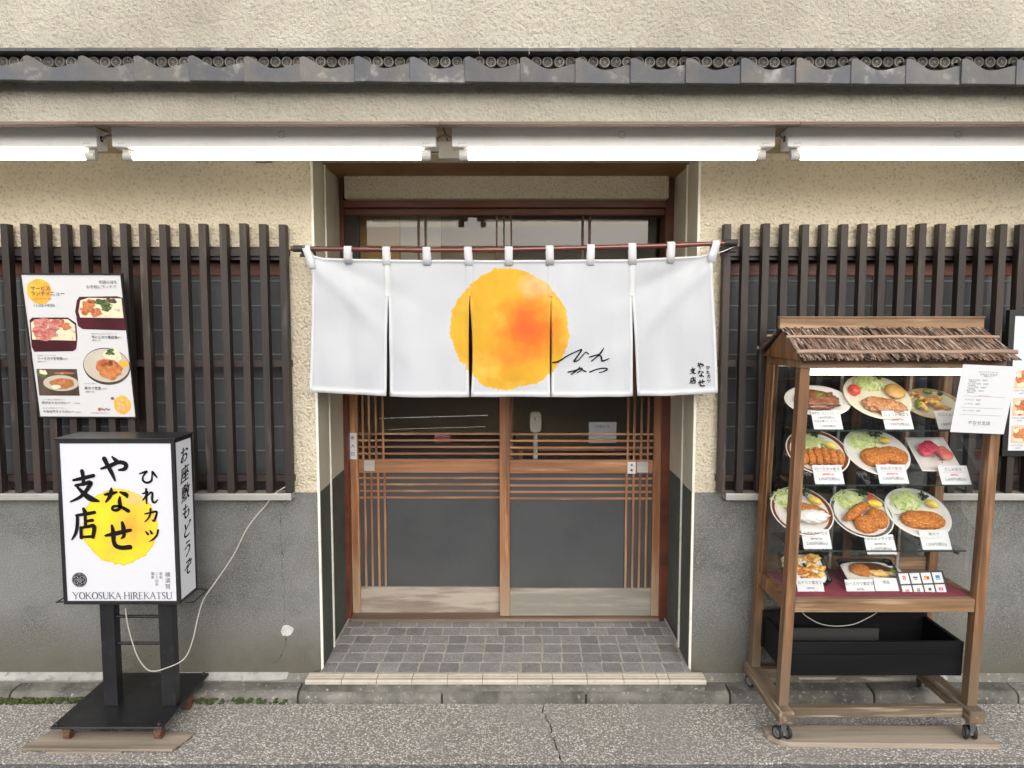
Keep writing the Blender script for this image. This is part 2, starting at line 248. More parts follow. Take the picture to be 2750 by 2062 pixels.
# ------------------------------------------------------------ mesh builder
class MB:
    def __init__(s): s.v = []; s.f = []; s.m = []; s.sm = []
    def add(s, vs, fs, mi=0, smooth=False):
        b = len(s.v); s.v += [tuple(x) for x in vs]
        for f in fs: s.f.append([b + i for i in f]); s.m.append(mi); s.sm.append(smooth)
        return s
    def box(s, x0, x1, y0, y1, z0, z1, mi=0, sh=0):
        vs = [(x + sh * z, y, z) for x in (x0, x1) for y in (y0, y1) for z in (z0, z1)]
        return s.add(vs, [(0, 1, 3, 2), (4, 6, 7, 5), (0, 4, 5, 1), (2, 3, 7, 6), (0, 2, 6, 4), (1, 5, 7, 3)], mi)
    def prism(s, pts, d, mi=0):                      # pts: 3D loop, d: offset vector
        n = len(pts); q = [Vector(p) for p in pts]; vs = q + [p + Vector(d) for p in q]
        fs = [list(range(n))[::-1], list(range(n, 2 * n))] + [(i, (i + 1) % n, n + (i + 1) % n, n + i) for i in range(n)]
        return s.add(vs, fs, mi)
    def beam(s, a, b, w_, h_, mi=0, up=(0, 0, 1)):
        a, b = Vector(a), Vector(b); d = (b - a).normalized(); u = Vector(up); sd = d.cross(u).normalized(); u = sd.cross(d)
        vs = [p + sd * i * w_ / 2 + u * j * h_ / 2 for p in (a, b) for i, j in ((-1, -1), (1, -1), (1, 1), (-1, 1))]
        return s.add(vs, [(3, 2, 1, 0), (4, 5, 6, 7), (0, 1, 5, 4), (1, 2, 6, 5), (2, 3, 7, 6), (3, 0, 4, 7)], mi)
    def tube(s, pts, r, n=8, mi=0, caps=True):
        pts = [Vector(p) for p in pts]; vs = []; rr = r if isinstance(r, (list, tuple)) else [r] * len(pts)
        u = None
        for i, p in enumerate(pts):
            d = (pts[min(i + 1, len(pts) - 1)] - pts[max(i - 1, 0)]).normalized()
            if u is None: u = d.orthogonal().normalized()
            u = (u - d * u.dot(d)).normalized(); w_ = d.cross(u)
            vs += [p + (u * math.cos(2 * math.pi * k / n) + w_ * math.sin(2 * math.pi * k / n)) * rr[i] for k in range(n)]
        fs = [(i * n + k, i * n + (k + 1) % n, (i + 1) * n + (k + 1) % n, (i + 1) * n + k) for i in range(len(pts) - 1) for k in range(n)]
        s.add(vs, fs, mi, True)
        if caps:
            e = (len(pts) - 1) * n
            s.add(vs[:n], [list(range(n))[::-1]], mi); s.add(vs[e:], [list(range(n))], mi)
        return s
    def lathe(s, prof, n=32, mi=0, T=None, sx=1, sy=1):
        T = T or Matrix()
        vs = [T @ Vector((r * sx * math.cos(2 * math.pi * k / n), r * sy * math.sin(2 * math.pi * k / n), z)) for r, z in prof for k in range(n)]
        m = mi if isinstance(mi, (list, tuple)) else [mi] * (len(prof) - 1)
        for i in range(len(prof) - 1):
            pass
        b = len(s.v); s.v += [tuple(x) for x in vs]
        for i in range(len(prof) - 1):
            for k in range(n):
                s.f.append([b + i * n + k, b + i * n + (k + 1) % n, b + (i + 1) * n + (k + 1) % n, b + (i + 1) * n + k]); s.m.append(m[i]); s.sm.append(True)
        return s
    def lump(s, c, r, amp=.1, fr=3, sub=3, mi=0, seed=0, T=None, power=1):
        import bmesh
        bm = bmesh.new(); bmesh.ops.create_icosphere(bm, subdivisions=sub, radius=1)
        T = T or Matrix(); vs = []
        for v in bm.verts:
            p = v.co.normalized(); q = Vector([math.copysign(abs(t) ** power, t) for t in p])
            k = 1 + amp * noise.noise(p * fr + Vector((seed, seed * 1.7, 0))) + amp * .6 * noise.noise(p * fr * 3.1 + Vector((0, seed, 5)))
            vs.append(T @ Vector((c[0] + q.x * r[0] * k, c[1] + q.y * r[1] * k, c[2] + q.z * r[2] * k)))
        fs = [[v.index for v in f.verts] for f in bm.faces]; bm.free()
        return s.add(vs, fs, mi, True)
    def blob(s, cx, cy, rx, ry, z, mi=0, seed=0, amp=.15, n=28, rot=0):
        vs = []
        for k in range(n):
            a = 2 * math.pi * k / n; q = 1 + amp * noise.noise(Vector((math.cos(a) * 1.5, math.sin(a) * 1.5, seed * 3.3))) * 2
            x, y = rx * q * math.cos(a), ry * q * math.sin(a)
            vs.append((cx + x * math.cos(rot) - y * math.sin(rot), cy + x * math.sin(rot) + y * math.cos(rot), z))
        return s.add(vs, [list(range(n))], mi)
    def ribbon(s, pts, T, mi=0, wk=1, sub=5, z=0):
        """brush stroke: pts (x, y, width), smooth curve with round ends, T maps (x,y,z) to space"""
        p = [Vector(q) for q in pts]; out = []
        if len(p) == 2: p = [p[0], (p[0] + p[1]) / 2, p[1]]
        ext = [2 * p[0] - p[1]] + p + [2 * p[-1] - p[-2]]
        for i in range(1, len(ext) - 2):
            for k in range(sub):
                t = k / sub; a, b, c, d = ext[i - 1:i + 3]
                out.append(.5 * ((2 * b) + (c - a) * t + (2 * a - 5 * b + 4 * c - d) * t * t + (3 * b - a - 3 * c + d) * t ** 3))
        out.append(ext[-2]); L_, R_ = [], []
        for i, q in enumerate(out):
            a = out[max(i - 1, 0)]; b = out[min(i + 1, len(out) - 1)]; d = Vector((b.x - a.x, b.y - a.y))
            d = d.normalized() if d.length > 1e-9 else Vector((1, 0)); n = Vector((-d.y, d.x)); h = max(q.z, .0003) * wk / 2
            L_.append((q.x + n.x * h, q.y + n.y * h)); R_.append((q.x - n.x * h, q.y - n.y * h))
        for i in range(len(out) - 1):
            s.add([T(*L_[i], z), T(*R_[i], z), T(*R_[i + 1], z), T(*L_[i + 1], z)], [(0, 1, 2, 3)], mi)
        for q, sg in ((out[0], 0), (out[-1], 1)):
            h = max(q.z, .0003) * wk / 2
            s.add([T(q.x + h * math.cos(2 * math.pi * k / 8), q.y + h * math.sin(2 * math.pi * k / 8), z - .00005) for k in range(8)], [range(8)], mi)
        return s
    def text(s, body, size, T, mi=0, offset=0, shear=0, align='CENTER', z=0, sx=1):
        cu = bpy.data.curves.new('t', 'FONT'); cu.body = body; cu.size = size; cu.offset = offset; cu.shear = shear
        cu.align_x = align; cu.align_y = 'CENTER'; cu.resolution_u = 2
        o = bpy.data.objects.new('t', cu); me = bpy.data.meshes.new_from_object(o)
        s.add([T(v.co.x * sx, v.co.y, z) for v in me.vertices], [list(f.vertices) for f in me.polygons], mi)
        bpy.data.objects.remove(o); bpy.data.curves.remove(cu); bpy.data.meshes.remove(me); return s
WO = {}
def mk(name, mb, mlist, parent=None, org=None, bevel=0, **props):
    """link the builder's geometry as one mesh object; geometry in world space (or in its root's space)"""
    vs = np.array(mb.v)
    if org is None:
        lo, hi = vs.min(0), vs.max(0); org = Vector(((lo[0] + hi[0]) / 2, (lo[1] + hi[1]) / 2, lo[2]))
    org = Vector(org)
    me = bpy.data.meshes.new(name); me.from_pydata((vs - np.array(org)).tolist(), [], mb.f)
    for m in (mlist if isinstance(mlist, (list, tuple)) else [mlist]): me.materials.append(K(m) if isinstance(m, str) else m)
    me.polygons.foreach_set('material_index', mb.m); me.polygons.foreach_set('use_smooth', mb.sm); me.update()
    o = bpy.data.objects.new(name, me); sc.collection.objects.link(o); WO[o.name] = org
    if parent: o.parent = parent; o.location = org - WO[parent.name]
    else: o.location = org
    if bevel:
        b = o.modifiers.new('bevel', 'BEVEL'); b.width = bevel; b.segments = 2; b.limit_method = 'ANGLE'
    for k, v in props.items(): o[k] = v
    return o
def empty(name, label, cat, loc=(0, 0, 0), group=None, parent=None):
    o = bpy.data.objects.new(name, None); sc.collection.objects.link(o); o.empty_display_size = .05
    WO[o.name] = Vector(loc)
    if parent: o.parent = parent; o.location = Vector(loc) - WO[parent.name]
    else: o.location = loc
    if label: o['label'] = label
    if cat: o['category'] = cat
    if group: o['group'] = group
    return o
def inst(o, loc, name=None, parent=None, rot=None, scale=None):
    c = o.copy(); sc.collection.objects.link(c); p = parent or o.parent; c.parent = p
    c.location = Vector(loc) - (WO[p.name] if p else Vector()); WO[c.name] = Vector(loc)
    if rot: c.rotation_euler = rot
    if scale: c.scale = scale
    return c
def B(name, x0, x1, y0, y1, z0, z1, m, parent=None, bevel=0, **k): return mk(name, MB().box(x0, x1, y0, y1, z0, z1), m, parent, bevel=bevel, **k)
def wallT(y): return lambda a, b, z=0: Vector((a, y - z, b))

# ============================================================ SETTING: ground
XL, XR = -3.6, 3.6
ZS = .10                                           # entrance floor height
JL, JR = -.831, .779                               # door recess
mk('ground', MB().add([(-60, -60, -.03), (60, -60, -.03), (60, 60, -.03), (-60, 60, -.03)], [(0, 1, 2, 3)]), 'asphalt', kind='structure')
YK = -.125                                         # kerb front
YR = 2.555 - 3.1                                   # seam between strip and road
rd = B('road', -30, 30, -17.9, YR - .12, -.03, -.004, 'asphalt', kind='structure')
pv = mk('pavement', MB().box(XL - 1, XR + 1, YR - .12, YK - .004, -.03, -.022), 'dirt', kind='structure')
def jag(x0, y0, x1, y1, n, a, seed): return [(x0 + (x1 - x0) * i / n + a * noise.noise(Vector((i * .7, seed, 0))), y0 + (y1 - y0) * i / n + a * noise.noise(Vector((i * .7, seed, 9)))) for i in range(n + 1)]
xc = P(1475, 1960, 2.75).x
crk = jag(xc - .02, YK - .005, xc + .035, YR, 14, .03, 3)
seam = jag(XL - 1, YR, XR + 1, YR, 90, .016, 5); 
crk[-1] = (crk[-1][0], YR)
sl_ = [p for p in seam if p[0] < crk[-1][0] - .03]; sr_ = [p for p in seam if p[0] > crk[-1][0] + .03]
for poly in ([(XL - 1, YK - .005)] + [(x - .003, y) for x, y in crk] + sl_[::-1], [(x + .003, y) for x, y in crk][::-1] + [(XR + 1, YK - .005)] + sr_[::-1]):
    mb = MB().prism([(x, y, -.022) for x, y in poly], (0, 0, .022)); mk('paving_slab', mb, 'aggregate', pv)
mk('road_edge', MB().prism([(x, y - .005, -.022) for x, y in seam] + [(XR + 1, YR - .119, -.022), (XL - 1, YR - .119, -.022)], (0, 0, .018)), 'asphalt', pv)
# kerb stones
kb = mk('kerb', MB().box(XL, XR, YK + .01, -.045, -.02, .03), 'dirt', kind='structure')
kj = .61; k0 = V(645, 1500, 2.98).x
ks = MB()
prof = [(YK, -.02), (YK, .022), (YK + .006, .038), (YK + .02, .046), (YK + .085, .052), (YK + .085, -.02)]
ks.prism([(0, y, z) for y, z in prof], (kj - .007, 0, 0)); kso = mk('kerb_stone', ks, 'kerb', kb, org=(0, 0, 0), bevel=.004)
first = True
for i in range(-5, 6):
    x = k0 + i * kj
    if x < XL - .1 or x + kj > XR + .6: continue
    if first: kso.location = Vector((x, 0, 0)) - WO[kb.name]; first = False
    else: kk = inst(kso, (x, 0, random.uniform(-.003, .002)))
# sloping concrete between kerb and wall
gt = mk('gutter_strip', MB().prism([(XL, YK + .088, -.02), (XL, YK + .088, .050), (XL, .012, .088), (XL, .012, -.02)], (XR - XL, 0, 0)), 'concrete', kind='structure')
mb = MB()
def patch(x0, x1, y0, y1, seed, n=16):
    pts = []
    for i in range(n * 2):
        a = 2 * math.pi * i / (n * 2); q = 1 + .35 * noise.noise(Vector((math.cos(a) * 2, math.sin(a) * 2, seed)))
        x = (x0 + x1) / 2 + (x1 - x0) / 2 * max(-1, min(1, math.cos(a) * 1.25 * q)); y = (y0 + y1) / 2 + (y1 - y0) / 2 * max(-1, min(1, math.sin(a) * 1.25 * q))
        t = (y - (YK + .088)) / .049; pts.append((x, y, .050 + .038 * max(0, t) + .0015))
    mb.prism(pts, (0, 0, .003))
patch(-2.5, -1.75, -.034, .0, 1); patch(-1.5, -.98, -.034, .0, 2); patch(1.25, 1.42, -.03, -.004, 3); patch(1.52, 1.9, -.034, -.004, 4)
mk('mortar_patch', mb, 'mortar', gt)
# entrance floor of small granite tiles
ef = B('entrance_floor', JL + .001, JR - .001, -.051, .62, -.02, ZS - .004, 'grout', kind='structure')
y0, rows = -.046, 6; rh = .565 / rows
def tile_mesh(seed):
    random.seed(seed); w_, h_ = .0815, rh - .008; pts = []
    cs_ = [(0, 0), (w_, 0), (w_, h_), (0, h_)]
    for i in range(4):
        a, b = Vector(cs_[i]), Vector(cs_[(i + 1) % 4]); d = b - a; n = Vector((d.y, -d.x)).normalized(); k = random.uniform(-.002, .003)
        for t in (.08, .35, .65, .92): pts.append(a + d * t + n * k * math.sin(math.pi * t))
    return MB().prism([(p.x, p.y, 0) for p in pts], (0, 0, .010))
tms = []
for s_ in range(5):
    o = mk('paving_tile', tile_mesh(s_), 'pave', ef, org=(0, 0, 0), bevel=.0015); tms.append([o, False])
random.seed(11)
for r_ in range(rows):
    y = y0 + r_ * rh; x = JL - .0 - random.uniform(0, .05); 
    while x < JR + .0:
        if x >= JL - .0 or True:
            xs = x; sx_ = 1.0
            if xs < JL + .004: sx_ = max(.12, (x + .0815 - JL - .004) / .0815); xs = JL + .004
            if xs + .0815 > JR - .004: sx_ = max(.12, (JR - .004 - xs) / .0815)
            if x + .0815 < JL + .012 or xs > JR - .012: x += .0895; continue
            t = tms[random.randrange(5)]; z = ZS - .0115 + random.uniform(-.0006, .0006)
            if not t[1]: o = t[0]; o.location = Vector((xs, y, z)) - WO[ef.name]; t[1] = True
            else: o = inst(t[0], (xs, y, z))
            o.scale = (sx_, 1, 1)
        x += .0895
# ivory nosing
ns = B('entrance_step', V(664, 1465, 2.98).x, V(1524, 1465, 2.98).x, -.108, -.001, .03, ZS - .012, 'kerb', kind='structure')
jx = [40, 228, 408, 590, 772, 953, 1135, 1316, 1495, 1682, 1858, 1918, 2107]
cn = crop(800, 1600, 1.923); xs = [cn(a, 420, 2.99).x for a in jx]
for i in range(len(xs) - 1):
    a, b = xs[i] + .0012, xs[i + 1] - .0012
    pr = [(-.124, ZS - .018), (-.124, ZS - .006), (-.120, ZS), (-.110, ZS + .001)]
    y = -.104
    while y < -.066: pr += [(y, ZS + .001), (y + .003, ZS - .0015), (y + .006, ZS - .0015), (y + .008, ZS + .001)]; y += .014
    pr += [(-.052, ZS), (-.052, ZS - .018)]
    if i == 0: mbn = MB().prism([(a, y_, z_) for y_, z_ in pr], (b - a, 0, 0))
    else: mbn = MB().prism([(a, y_, z_) for y_, z_ in pr], (b - a, 0, 0))
    mk('nosing_tile', mbn, 'nosing', ns)
# gravel crumbs and moss at the kerb foot
random.seed(3); mb = MB()
for i in range(520):
    x = random.uniform(-2.4, 2.4) if i % 3 == 0 else random.uniform(-2.3, -.6); y = YK - abs(random.gauss(0, .022)) - .006; r = random.uniform(.0018, .0055)
    mb.lump((x, y, r * .5), (r, r * random.uniform(.6, 1), r * .7), .4, 2, 1, 0, i)
mk('gravel_crumbs', mb, 'pebble', kind='stuff')
mb = MB()
for i in range(420):
    x = random.choice([random.uniform(-2.3, -1.72), random.uniform(-2.3, -1.72), random.uniform(-2.3, -1.9), random.uniform(-1.72, -.95)]); top = False
    y = YK - .003 - abs(random.gauss(0, .006)) if not top else -.125 - random.uniform(0, .008)
    r = random.uniform(.003, .008); mb.lump((x, y + (0 if not top else .012), .004 + random.uniform(0, .022) if not top else .056), (r * 1.5, r, r), .6, 3, 1, 0, i)
mk('moss', mb, 'moss', kind='stuff')

# ============================================================ THE SHOP
shop = empty('shop_building', 'cream plastered restaurant front with grey dado, tiled eave and recessed sliding doors', 'building', (0, 0, 0))
DZ = .877; WT = 1.922; SOF = 2.304; WB = .85       # dado top, window top, soffit, sill underside
WLR = V(622, 800, 3.1).x; WRL = V(1566, 800, 3.1).x; TH = .16
# plaster wall around the openings
mb = MB()
mb.box(XL, WLR, 0, TH, WT, SOF).box(WLR, JL, 0, TH, DZ, SOF).box(JR, WRL, 0, TH, DZ, SOF).box(WRL, XR, 0, TH, WT, SOF)
mb.box(JL, JR, 0, TH, 2.30, SOF)
mk('plaster_wall', mb, 'plaster', shop)
for xa, xb, xc_, xd_ in ((XL, JL, WLR, JL), (JR, XR, JR, WRL)):
    mk('dado_wall', MB().prism([(xa, -.006, 0), (xb, -.006, 0), (xb, -.006, WB if xb == XR else DZ - .001)] + ([(xd_, -.006, WB), (xd_, -.006, DZ - .001), (xa, -.006, DZ - .001)] if xb == XR else [(xc_, -.006, DZ - .001), (xc_, -.006, WB), (xa, -.006, WB)]), (0, TH + .006, 0)), 'dado', shop)
# recess side walls
for s_, x, xo in ((1, JL, JL - .1), (-1, JR, JR + .1)):
    a, b = min(x, xo), max(x, xo)
    xi = (x - .006 * s_); ai, bi = min(xi, xo), max(xi, xo)
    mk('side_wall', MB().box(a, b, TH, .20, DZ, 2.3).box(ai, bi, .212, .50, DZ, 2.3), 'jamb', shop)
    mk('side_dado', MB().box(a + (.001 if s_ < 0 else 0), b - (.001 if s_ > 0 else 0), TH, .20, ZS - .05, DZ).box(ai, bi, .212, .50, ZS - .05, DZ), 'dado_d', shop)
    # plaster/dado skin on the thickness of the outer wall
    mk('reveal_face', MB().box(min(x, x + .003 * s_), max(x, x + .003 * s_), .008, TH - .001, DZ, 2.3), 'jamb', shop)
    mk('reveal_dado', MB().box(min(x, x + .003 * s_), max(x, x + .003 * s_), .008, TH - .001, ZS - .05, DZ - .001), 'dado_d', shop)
    for yy, wd in ((-.009, .010), (.200, .010)):
        mk('corner_bead', MB().box(x - .004 if s_ > 0 else x - .006, x + .006 if s_ > 0 else x + .004, yy, yy + wd, ZS - .02, 2.3), 'bead', shop)
    mk('brown_groove_strip', MB().box(min(x + .004 * s_, x - .02 * s_), max(x + .004 * s_, x - .02 * s_), .2105, .2165, ZS, 2.3), 'red_wood', shop)
    mk('skirting_grout', MB().box(min(x, x + .008 * s_), max(x, x + .008 * s_), .22, .50, ZS, ZS + .012), 'grout', shop)
B('entrance_ceiling', JL - .1, JR + .1, TH, .50, 2.30, 2.33, 'ceil_br', shop)
zt0 = c2(1000, 1285, 3.55).z
B('lintel_plaster', JL + .035, JR - .035, .43, .60, zt0, 2.2995, 'plaster', shop, bevel=.006)
# soffit
sj = [-3.97, -2.73, -1.49, -.248, .993, 2.234, 3.6]
for a, b in zip(sj[:-1], sj[1:]):
    B('soffit_board', max(a, XL) + .003, b - .003, -.468, -.001, SOF, SOF + .012, 'soffit', shop)
B('soffit_batten', XL, XR, -.468, -.0, SOF + .0125, SOF + .03, 'black_wood', shop)
FY = -.515; FZ = V(1106, 262, WALLD + FY).z
B('fascia', XL, XR, FY, FY + .03, FZ, 2.45, 'plaster_up', shop)
B('fascia_core', XL, XR, FY + .031, -.20, SOF + .031, 2.45, 'strip', shop)
for a, b in zip(sj[:-1], sj[1:]):
    B('fascia_edge_strip', max(a, XL) + .001, b - .001, FY - .004, FY + .03, FZ - .012, FZ - .0005, 'strip', shop, bevel=.002)
    B('fascia_inner_strip', max(a, XL) + .001, b - .001, FY + .031, FY + .06, FZ + .005, SOF - .0005, 'soffit', shop, bevel=.002)
B('upper_wall', XL, XR, -.52, -.32, 2.517, 4.6, 'plaster_up', shop)
B('side_return', XL, XL + .01, TH, 1.2, 0, 2.4, 'plaster', shop)
# tiled eave
pit = .1826; x0t = -1.607
ev = B('tiled_eave', XL, XR, -.53, -.41, 2.455, 2.503, 'dirt', shop)
def eave_tile():
    mb = MB(); N = 14; front = []; D_ = .0
    for i in range(N + 1):
        t = i / N; x = t * (pit + .012) - .010
        if t < .5: z = .044 + .040 * (math.cos(math.pi * min(1, t / .5)) + 1) / 2
        else: z = .044 + .018 * (1 - math.cos(math.pi * (t - .5) / .5)) / 2
        if t == 0: z -= .006
        front.append((x, z))
    # apron: front face with thickness
    lo = [(x, 0) for x, z in front]
    for j in range(N):
        a, b = front[j], front[j + 1]
        vs = []                                            # left edge laps over its neighbour
        for y0_, k_ in ((-.63, .008), (-.612, 0)): ya_, yb_ = y0_ - k_ * (1 - j / N), y0_ - k_ * (1 - (j + 1) / N); vs += [(a[0], ya_, 0), (b[0], yb_, 0), (b[0], yb_, b[1]), (a[0], ya_, a[1])]
        mb.add(vs, [(0, 1, 2, 3), (7, 6, 5, 4), (0, 4, 5, 1), (3, 2, 6, 7)] + ([(0, 3, 7, 4)] if j == 0 else []) + ([(1, 5, 6, 2)] if j == N - 1 else []))
        mb.add([(a[0], -.612, a[1] - .012), (b[0], -.612, b[1] - .012), (b[0], -.53, b[1] + .006), (a[0], -.53, a[1] + .006)], [(0, 1, 2, 3)], 0, True)
        mb.add([(a[0], -.6125, a[1]), (b[0], -.6125, b[1]), (b[0], -.55, b[1] + .008), (a[0], -.55, a[1] + .008)], [(3, 2, 1, 0)], 0, True)
    return mb
zt = V(1106, 179, 2.505).z
et = mk('eave_tile', eave_tile(), 'tile', ev, org=(0, 0, 0), bevel=.002); firstt = True
random.seed(5)
for i in range(-11, 29):
    x = x0t + i * pit
    if x < XL or x > XR - pit: continue
    loc = Vector((x, .035 + random.uniform(-.003, .003), zt + random.uniform(-.0015, .0015) - .0006 * (i - 8) + (.0022 if i < 3 else 0)))
    if firstt: et.location = loc - WO[ev.name]; firstt = False
    else: inst(et, loc)
    if i == -11: pass
mb = MB(); r_ = .0178                       # round tile end with raised ring and spokes
Tm = Matrix.Rotation(R(90), 4, 'X')
mb.lathe([(.0001, -.001), (r_ * .66, -.001), (r_ * .74, .0035), (r_ * .95, .0035), (r_, .001), (r_, -.012)], 20, [1, 1, 0, 0, 0], Tm)
mb.lathe([(.0001, .003), (r_ * .15, .003), (r_ * .17, -.001)], 8, 0, Tm)
for k in range(8):
    a = 2 * math.pi * k / 8; mb.beam((r_ * .18 * math.cos(a), -.0005, r_ * .18 * math.sin(a)), (r_ * .64 * math.cos(a), -.0005, r_ * .64 * math.sin(a)), .0016, .0016, 0, (0, 1, 0))
disc = mk('round_end_tile', mb, ['tile_d', 'tile_k'], ev, org=(0, 0, 0)); zd = V(1106, 136, 2.56).z; px = .0383
xd = P(13, 170, 2.56).x - 28 * px; fd = True
for i in range(150):
    x = xd + i * px
    if x < XL or x > XR: continue
    loc = Vector((x + random.uniform(-.001, .001), -.548, zd + random.uniform(-.001, .001)))
    if fd: disc.location = loc - WO[ev.name]; fd = False
    else: inst(disc, loc, rot=(0, random.uniform(0, 6), 0))
zc = 2.5035; cp = mk('flat_cap_tile', MB().box(0, .1655, -.585, -.522, 0, .0115), 'tile', ev, org=(0, 0, 0), bevel=.0015); fd = True
for i in range(-14, 24):
    x = c1(186, 355, 2.53).x + i * .1675
    if x < XL or x > XR: continue
    loc = Vector((x, 0, zc + random.uniform(-.0008, .0008)))
    if fd: cp.location = loc - WO[ev.name]; fd = False
    else: inst(cp, loc)
B('eave_board', XL, XR, -.575, -.516, 2.434, 2.446, 'black_wood', shop)

# window behind each lattice
def window(xa, xb, nm_r):
    wd = B('window', xa, xb, .10, TH, WB, WT, 'black_wood', shop)
    B('head_beam', xa, xb, -.004, .06, WT - .055, WT - .001, 'black_wood', wd)
    B('lower_rail', xa, xb, .05, .098, WB + .002, WB + .09, 'black_wood', wd)
    B('red_rail', xa, xb, .062, .096, WT - .115, WT - .06, 'red_wood', wd)
    B('sill', xa - .0, xb + (.018 if nm_r < 0 else 0), -.062, .01, .857, .886, 'alum', wd, bevel=.002)
    n = 4; pw = (xb - xa) / n
    for k in range(n):
        a = xa + k * pw; B('window_pane', a + .03, a + pw - .03, .072, .078, WB + .09, WT - .115, 'frost', wd)
        B('window_stile', a - .03, a + .03, .066, .096, WB + .09, WT - .116, 'black_wood' if k % 2 else 'red_wood', wd)
        for q in range(1, 9):
            z = WB + .09 + q * .105
            B('reflection_bar', a + .03, a + pw - .03, .0665, .0715, z, z + .006, 'curtain', wd)  # pale stripes reflected in the frosted panes, built as grey bars
    return wd
winl = window(XL, WLR, -1); winr = window(WRL, XR, 1)
# sign of the lattice: an object of its own screwed on the wall
def lattice(label, side):
    D = 3.045; yb, yf = .0, -.058
    if side < 0: xs_ = [c1(a, 1500, D).x for a in (5, 133, 258, 390, 517, 645, 775, 897, 1027, 1157, 1282, 1417, 1545, 1672, 1800)]; xs_ = [xs_[0] - .083 * k for k in range(14, 0, -1)] + xs_; xa, xb = XL + .02, xs_[-1] + .029
    else: xs_ = [c3(a, 1500, D).x for a in (275, 395, 525, 648, 778, 900, 1030, 1155, 1282, 1408, 1535, 1660, 1798, 1922, 2055, 2182)]; xs_ += [xs_[-1] + .083 * k for k in range(1, 15)]; xa, xb = xs_[0], XR - .02
    root = empty('window_lattice', label, 'window lattice', (xs_[0], -.03, .889))
    z1 = 2.008; first = None
    sl_m = MB().box(0, .0295, yf, -.020, 0, z1 - .889)
    for z in (WT - .04, 1.42, .93): mk('cross_rail', MB().box(max(xa, XL + .02), xb, -.0195, .004, z, z + .028), 'black_wood', root)
    for i, x in enumerate(xs_):
        if x < XL or x > XR - .04: continue
        if first is None: first = mk('slat', sl_m, 'slat', root, org=(0, 0, 0), bevel=.0015); first.location = Vector((x, 0, .889)) - WO[root.name]
        else: inst(first, (x, random.uniform(-.001, .001), .889 + random.uniform(-.003, .003)))
    return root
random.seed(8)
latl = lattice('dark brown vertical slat lattice left of the entrance, behind the lit box sign', -1)
latr = lattice('dark brown vertical slat lattice right of the entrance, behind the food display case', 1)

# ---------------- door frame, transom, doors
fx0, fx1 = V(741, 700, 3.6).x, V(1442, 700, 3.6).x
FD = 3.60; yF = .50
fr = empty('door_frame', None, None, (0, yF, ZS), parent=shop)
xl = fx0 - .05; xr = fx1 + .05
B('frame_post', xl - .05, fx0 + .012, yF, yF + .14, ZS, 2.3, 'red_wood', fr, bevel=.003)
B('frame_post', fx1 - .018, xr + .05, yF, yF + .14, ZS, 2.3, 'red_wood', fr, bevel=.003)
zh1, zh0 = c2(1000, 1292, FD).z, c2(1000, 1342, FD).z
B('head_rail', fx0 + .013, fx1 - .019, yF - .012, yF + .14, zh0, zh1, 'red_wood', fr, bevel=.003)
B('head_fill', fx0 + .013, fx1 - .019, yF + .10, yF + .14, zh1 + .0005, 2.2995, 'black_wood', fr)
zt1, zt0_ = c2(1000, 1350, FD + .03).z, c2(1000, 1392, FD + .03).z
B('transom_rail', fx0 + .013, fx1 - .019, yF + .012, yF + .10, zt0_, zh0 - .0005, 'red_wood', fr, bevel=.003)
ztb = V(1106, 600, FD + .05).z                # lower transom rail, behind curtain
B('middle_rail', fx0 + .013, fx1 - .019, yF - .005, yF + .14, ztb - .06, ztb, 'red_wood', fr, bevel=.003)
B('transom_glass', fx0 + .06, fx1 - .05, yF + .055, yF + .060, ztb, zt0_, 'glass', fr)
B('transom_side_black', fx0 + .0125, fx0 + .075, yF + .02, yF + .08, ztb, zt0_, 'black_wood', fr)
for a in (537, 583, 1043, 1090, 1137, 1600, 1645):
    x = c2(a, 1500, FD + .04).x; B('transom_bar', x - .004, x + .004, yF + .03, yF + .052, ztb, zt0_, 'red_wood', fr)
B('threshold', fx0 + .012, fx1 - .018, yF - .02, yF + .16, ZS, ZS + .016, 'strip', fr, bevel=.003)
def sliding_door(cr, D, st, hb, mid, lb, vb, vbl, bot, bmat, label, back):
    y = D - WALLD
    d = empty('sliding_door', None, None, (cr(*st[0][:1], 900, D).x, y, ZS), parent=shop); d['label'] = label
    ztop = ztb - .061
    zb = ZS + .018
    for (a, b) in st:
        xa, xb = cr(a, 800, D).x, cr(b, 800, D).x
        B('stile', xa, xb, y, y + .034, zb, ztop, 'door_z', d, bevel=.002)
    xi0, xi1 = cr(st[0][1], 800, D).x, cr(st[1][0], 800, D).x
    xi0 += .0005; xi1 -= .0005
    zm1, zm0 = cr(500, mid[0], D).z, cr(500, mid[1], D).z
    B('middle_board', xi0, xi1, y + .002, y + .032, zm0, zm1, 'door_x', d, bevel=.002)
    zb1 = cr(500, bot, D).z
    B('bottom_board', xi0, xi1, y + .003, y + .031, zb, zb1, bmat, d, bevel=.002)
    B('top_board', xi0, xi1, y + .003, y + .031, ztop - .05, ztop, 'door_x', d, bevel=.002)
    for a in hb + lb:
        z = cr(500, a, D).z; B('cross_bar', xi0, xi1, y + .007, y + .0145, z - .0048, z + .0048, 'door_x', d)
    for a, z0_, z1_ in [(q, zm1, ztop - .0505) for q in vb] + [(q, zb1, zm0) for q in vbl]:
        x = cr(a, 900, D).x if z0_ == zb1 else cr(a, 400, D).x
        B('upright_bar', x - .0055, x + .0055, y + .003, y + .0065, z0_ + .0005, z1_ - .0005, 'door_z', d)
    B('clear_pane', xi0, xi1, y + .017, y + .021, zm1, ztop - .05, 'glass', d)
    B('frosted_pane', xi0, xi1, y + .017, y + .021, zb1, zm0, 'frost', d)
    return d, y, (zm0 + zm1) / 2
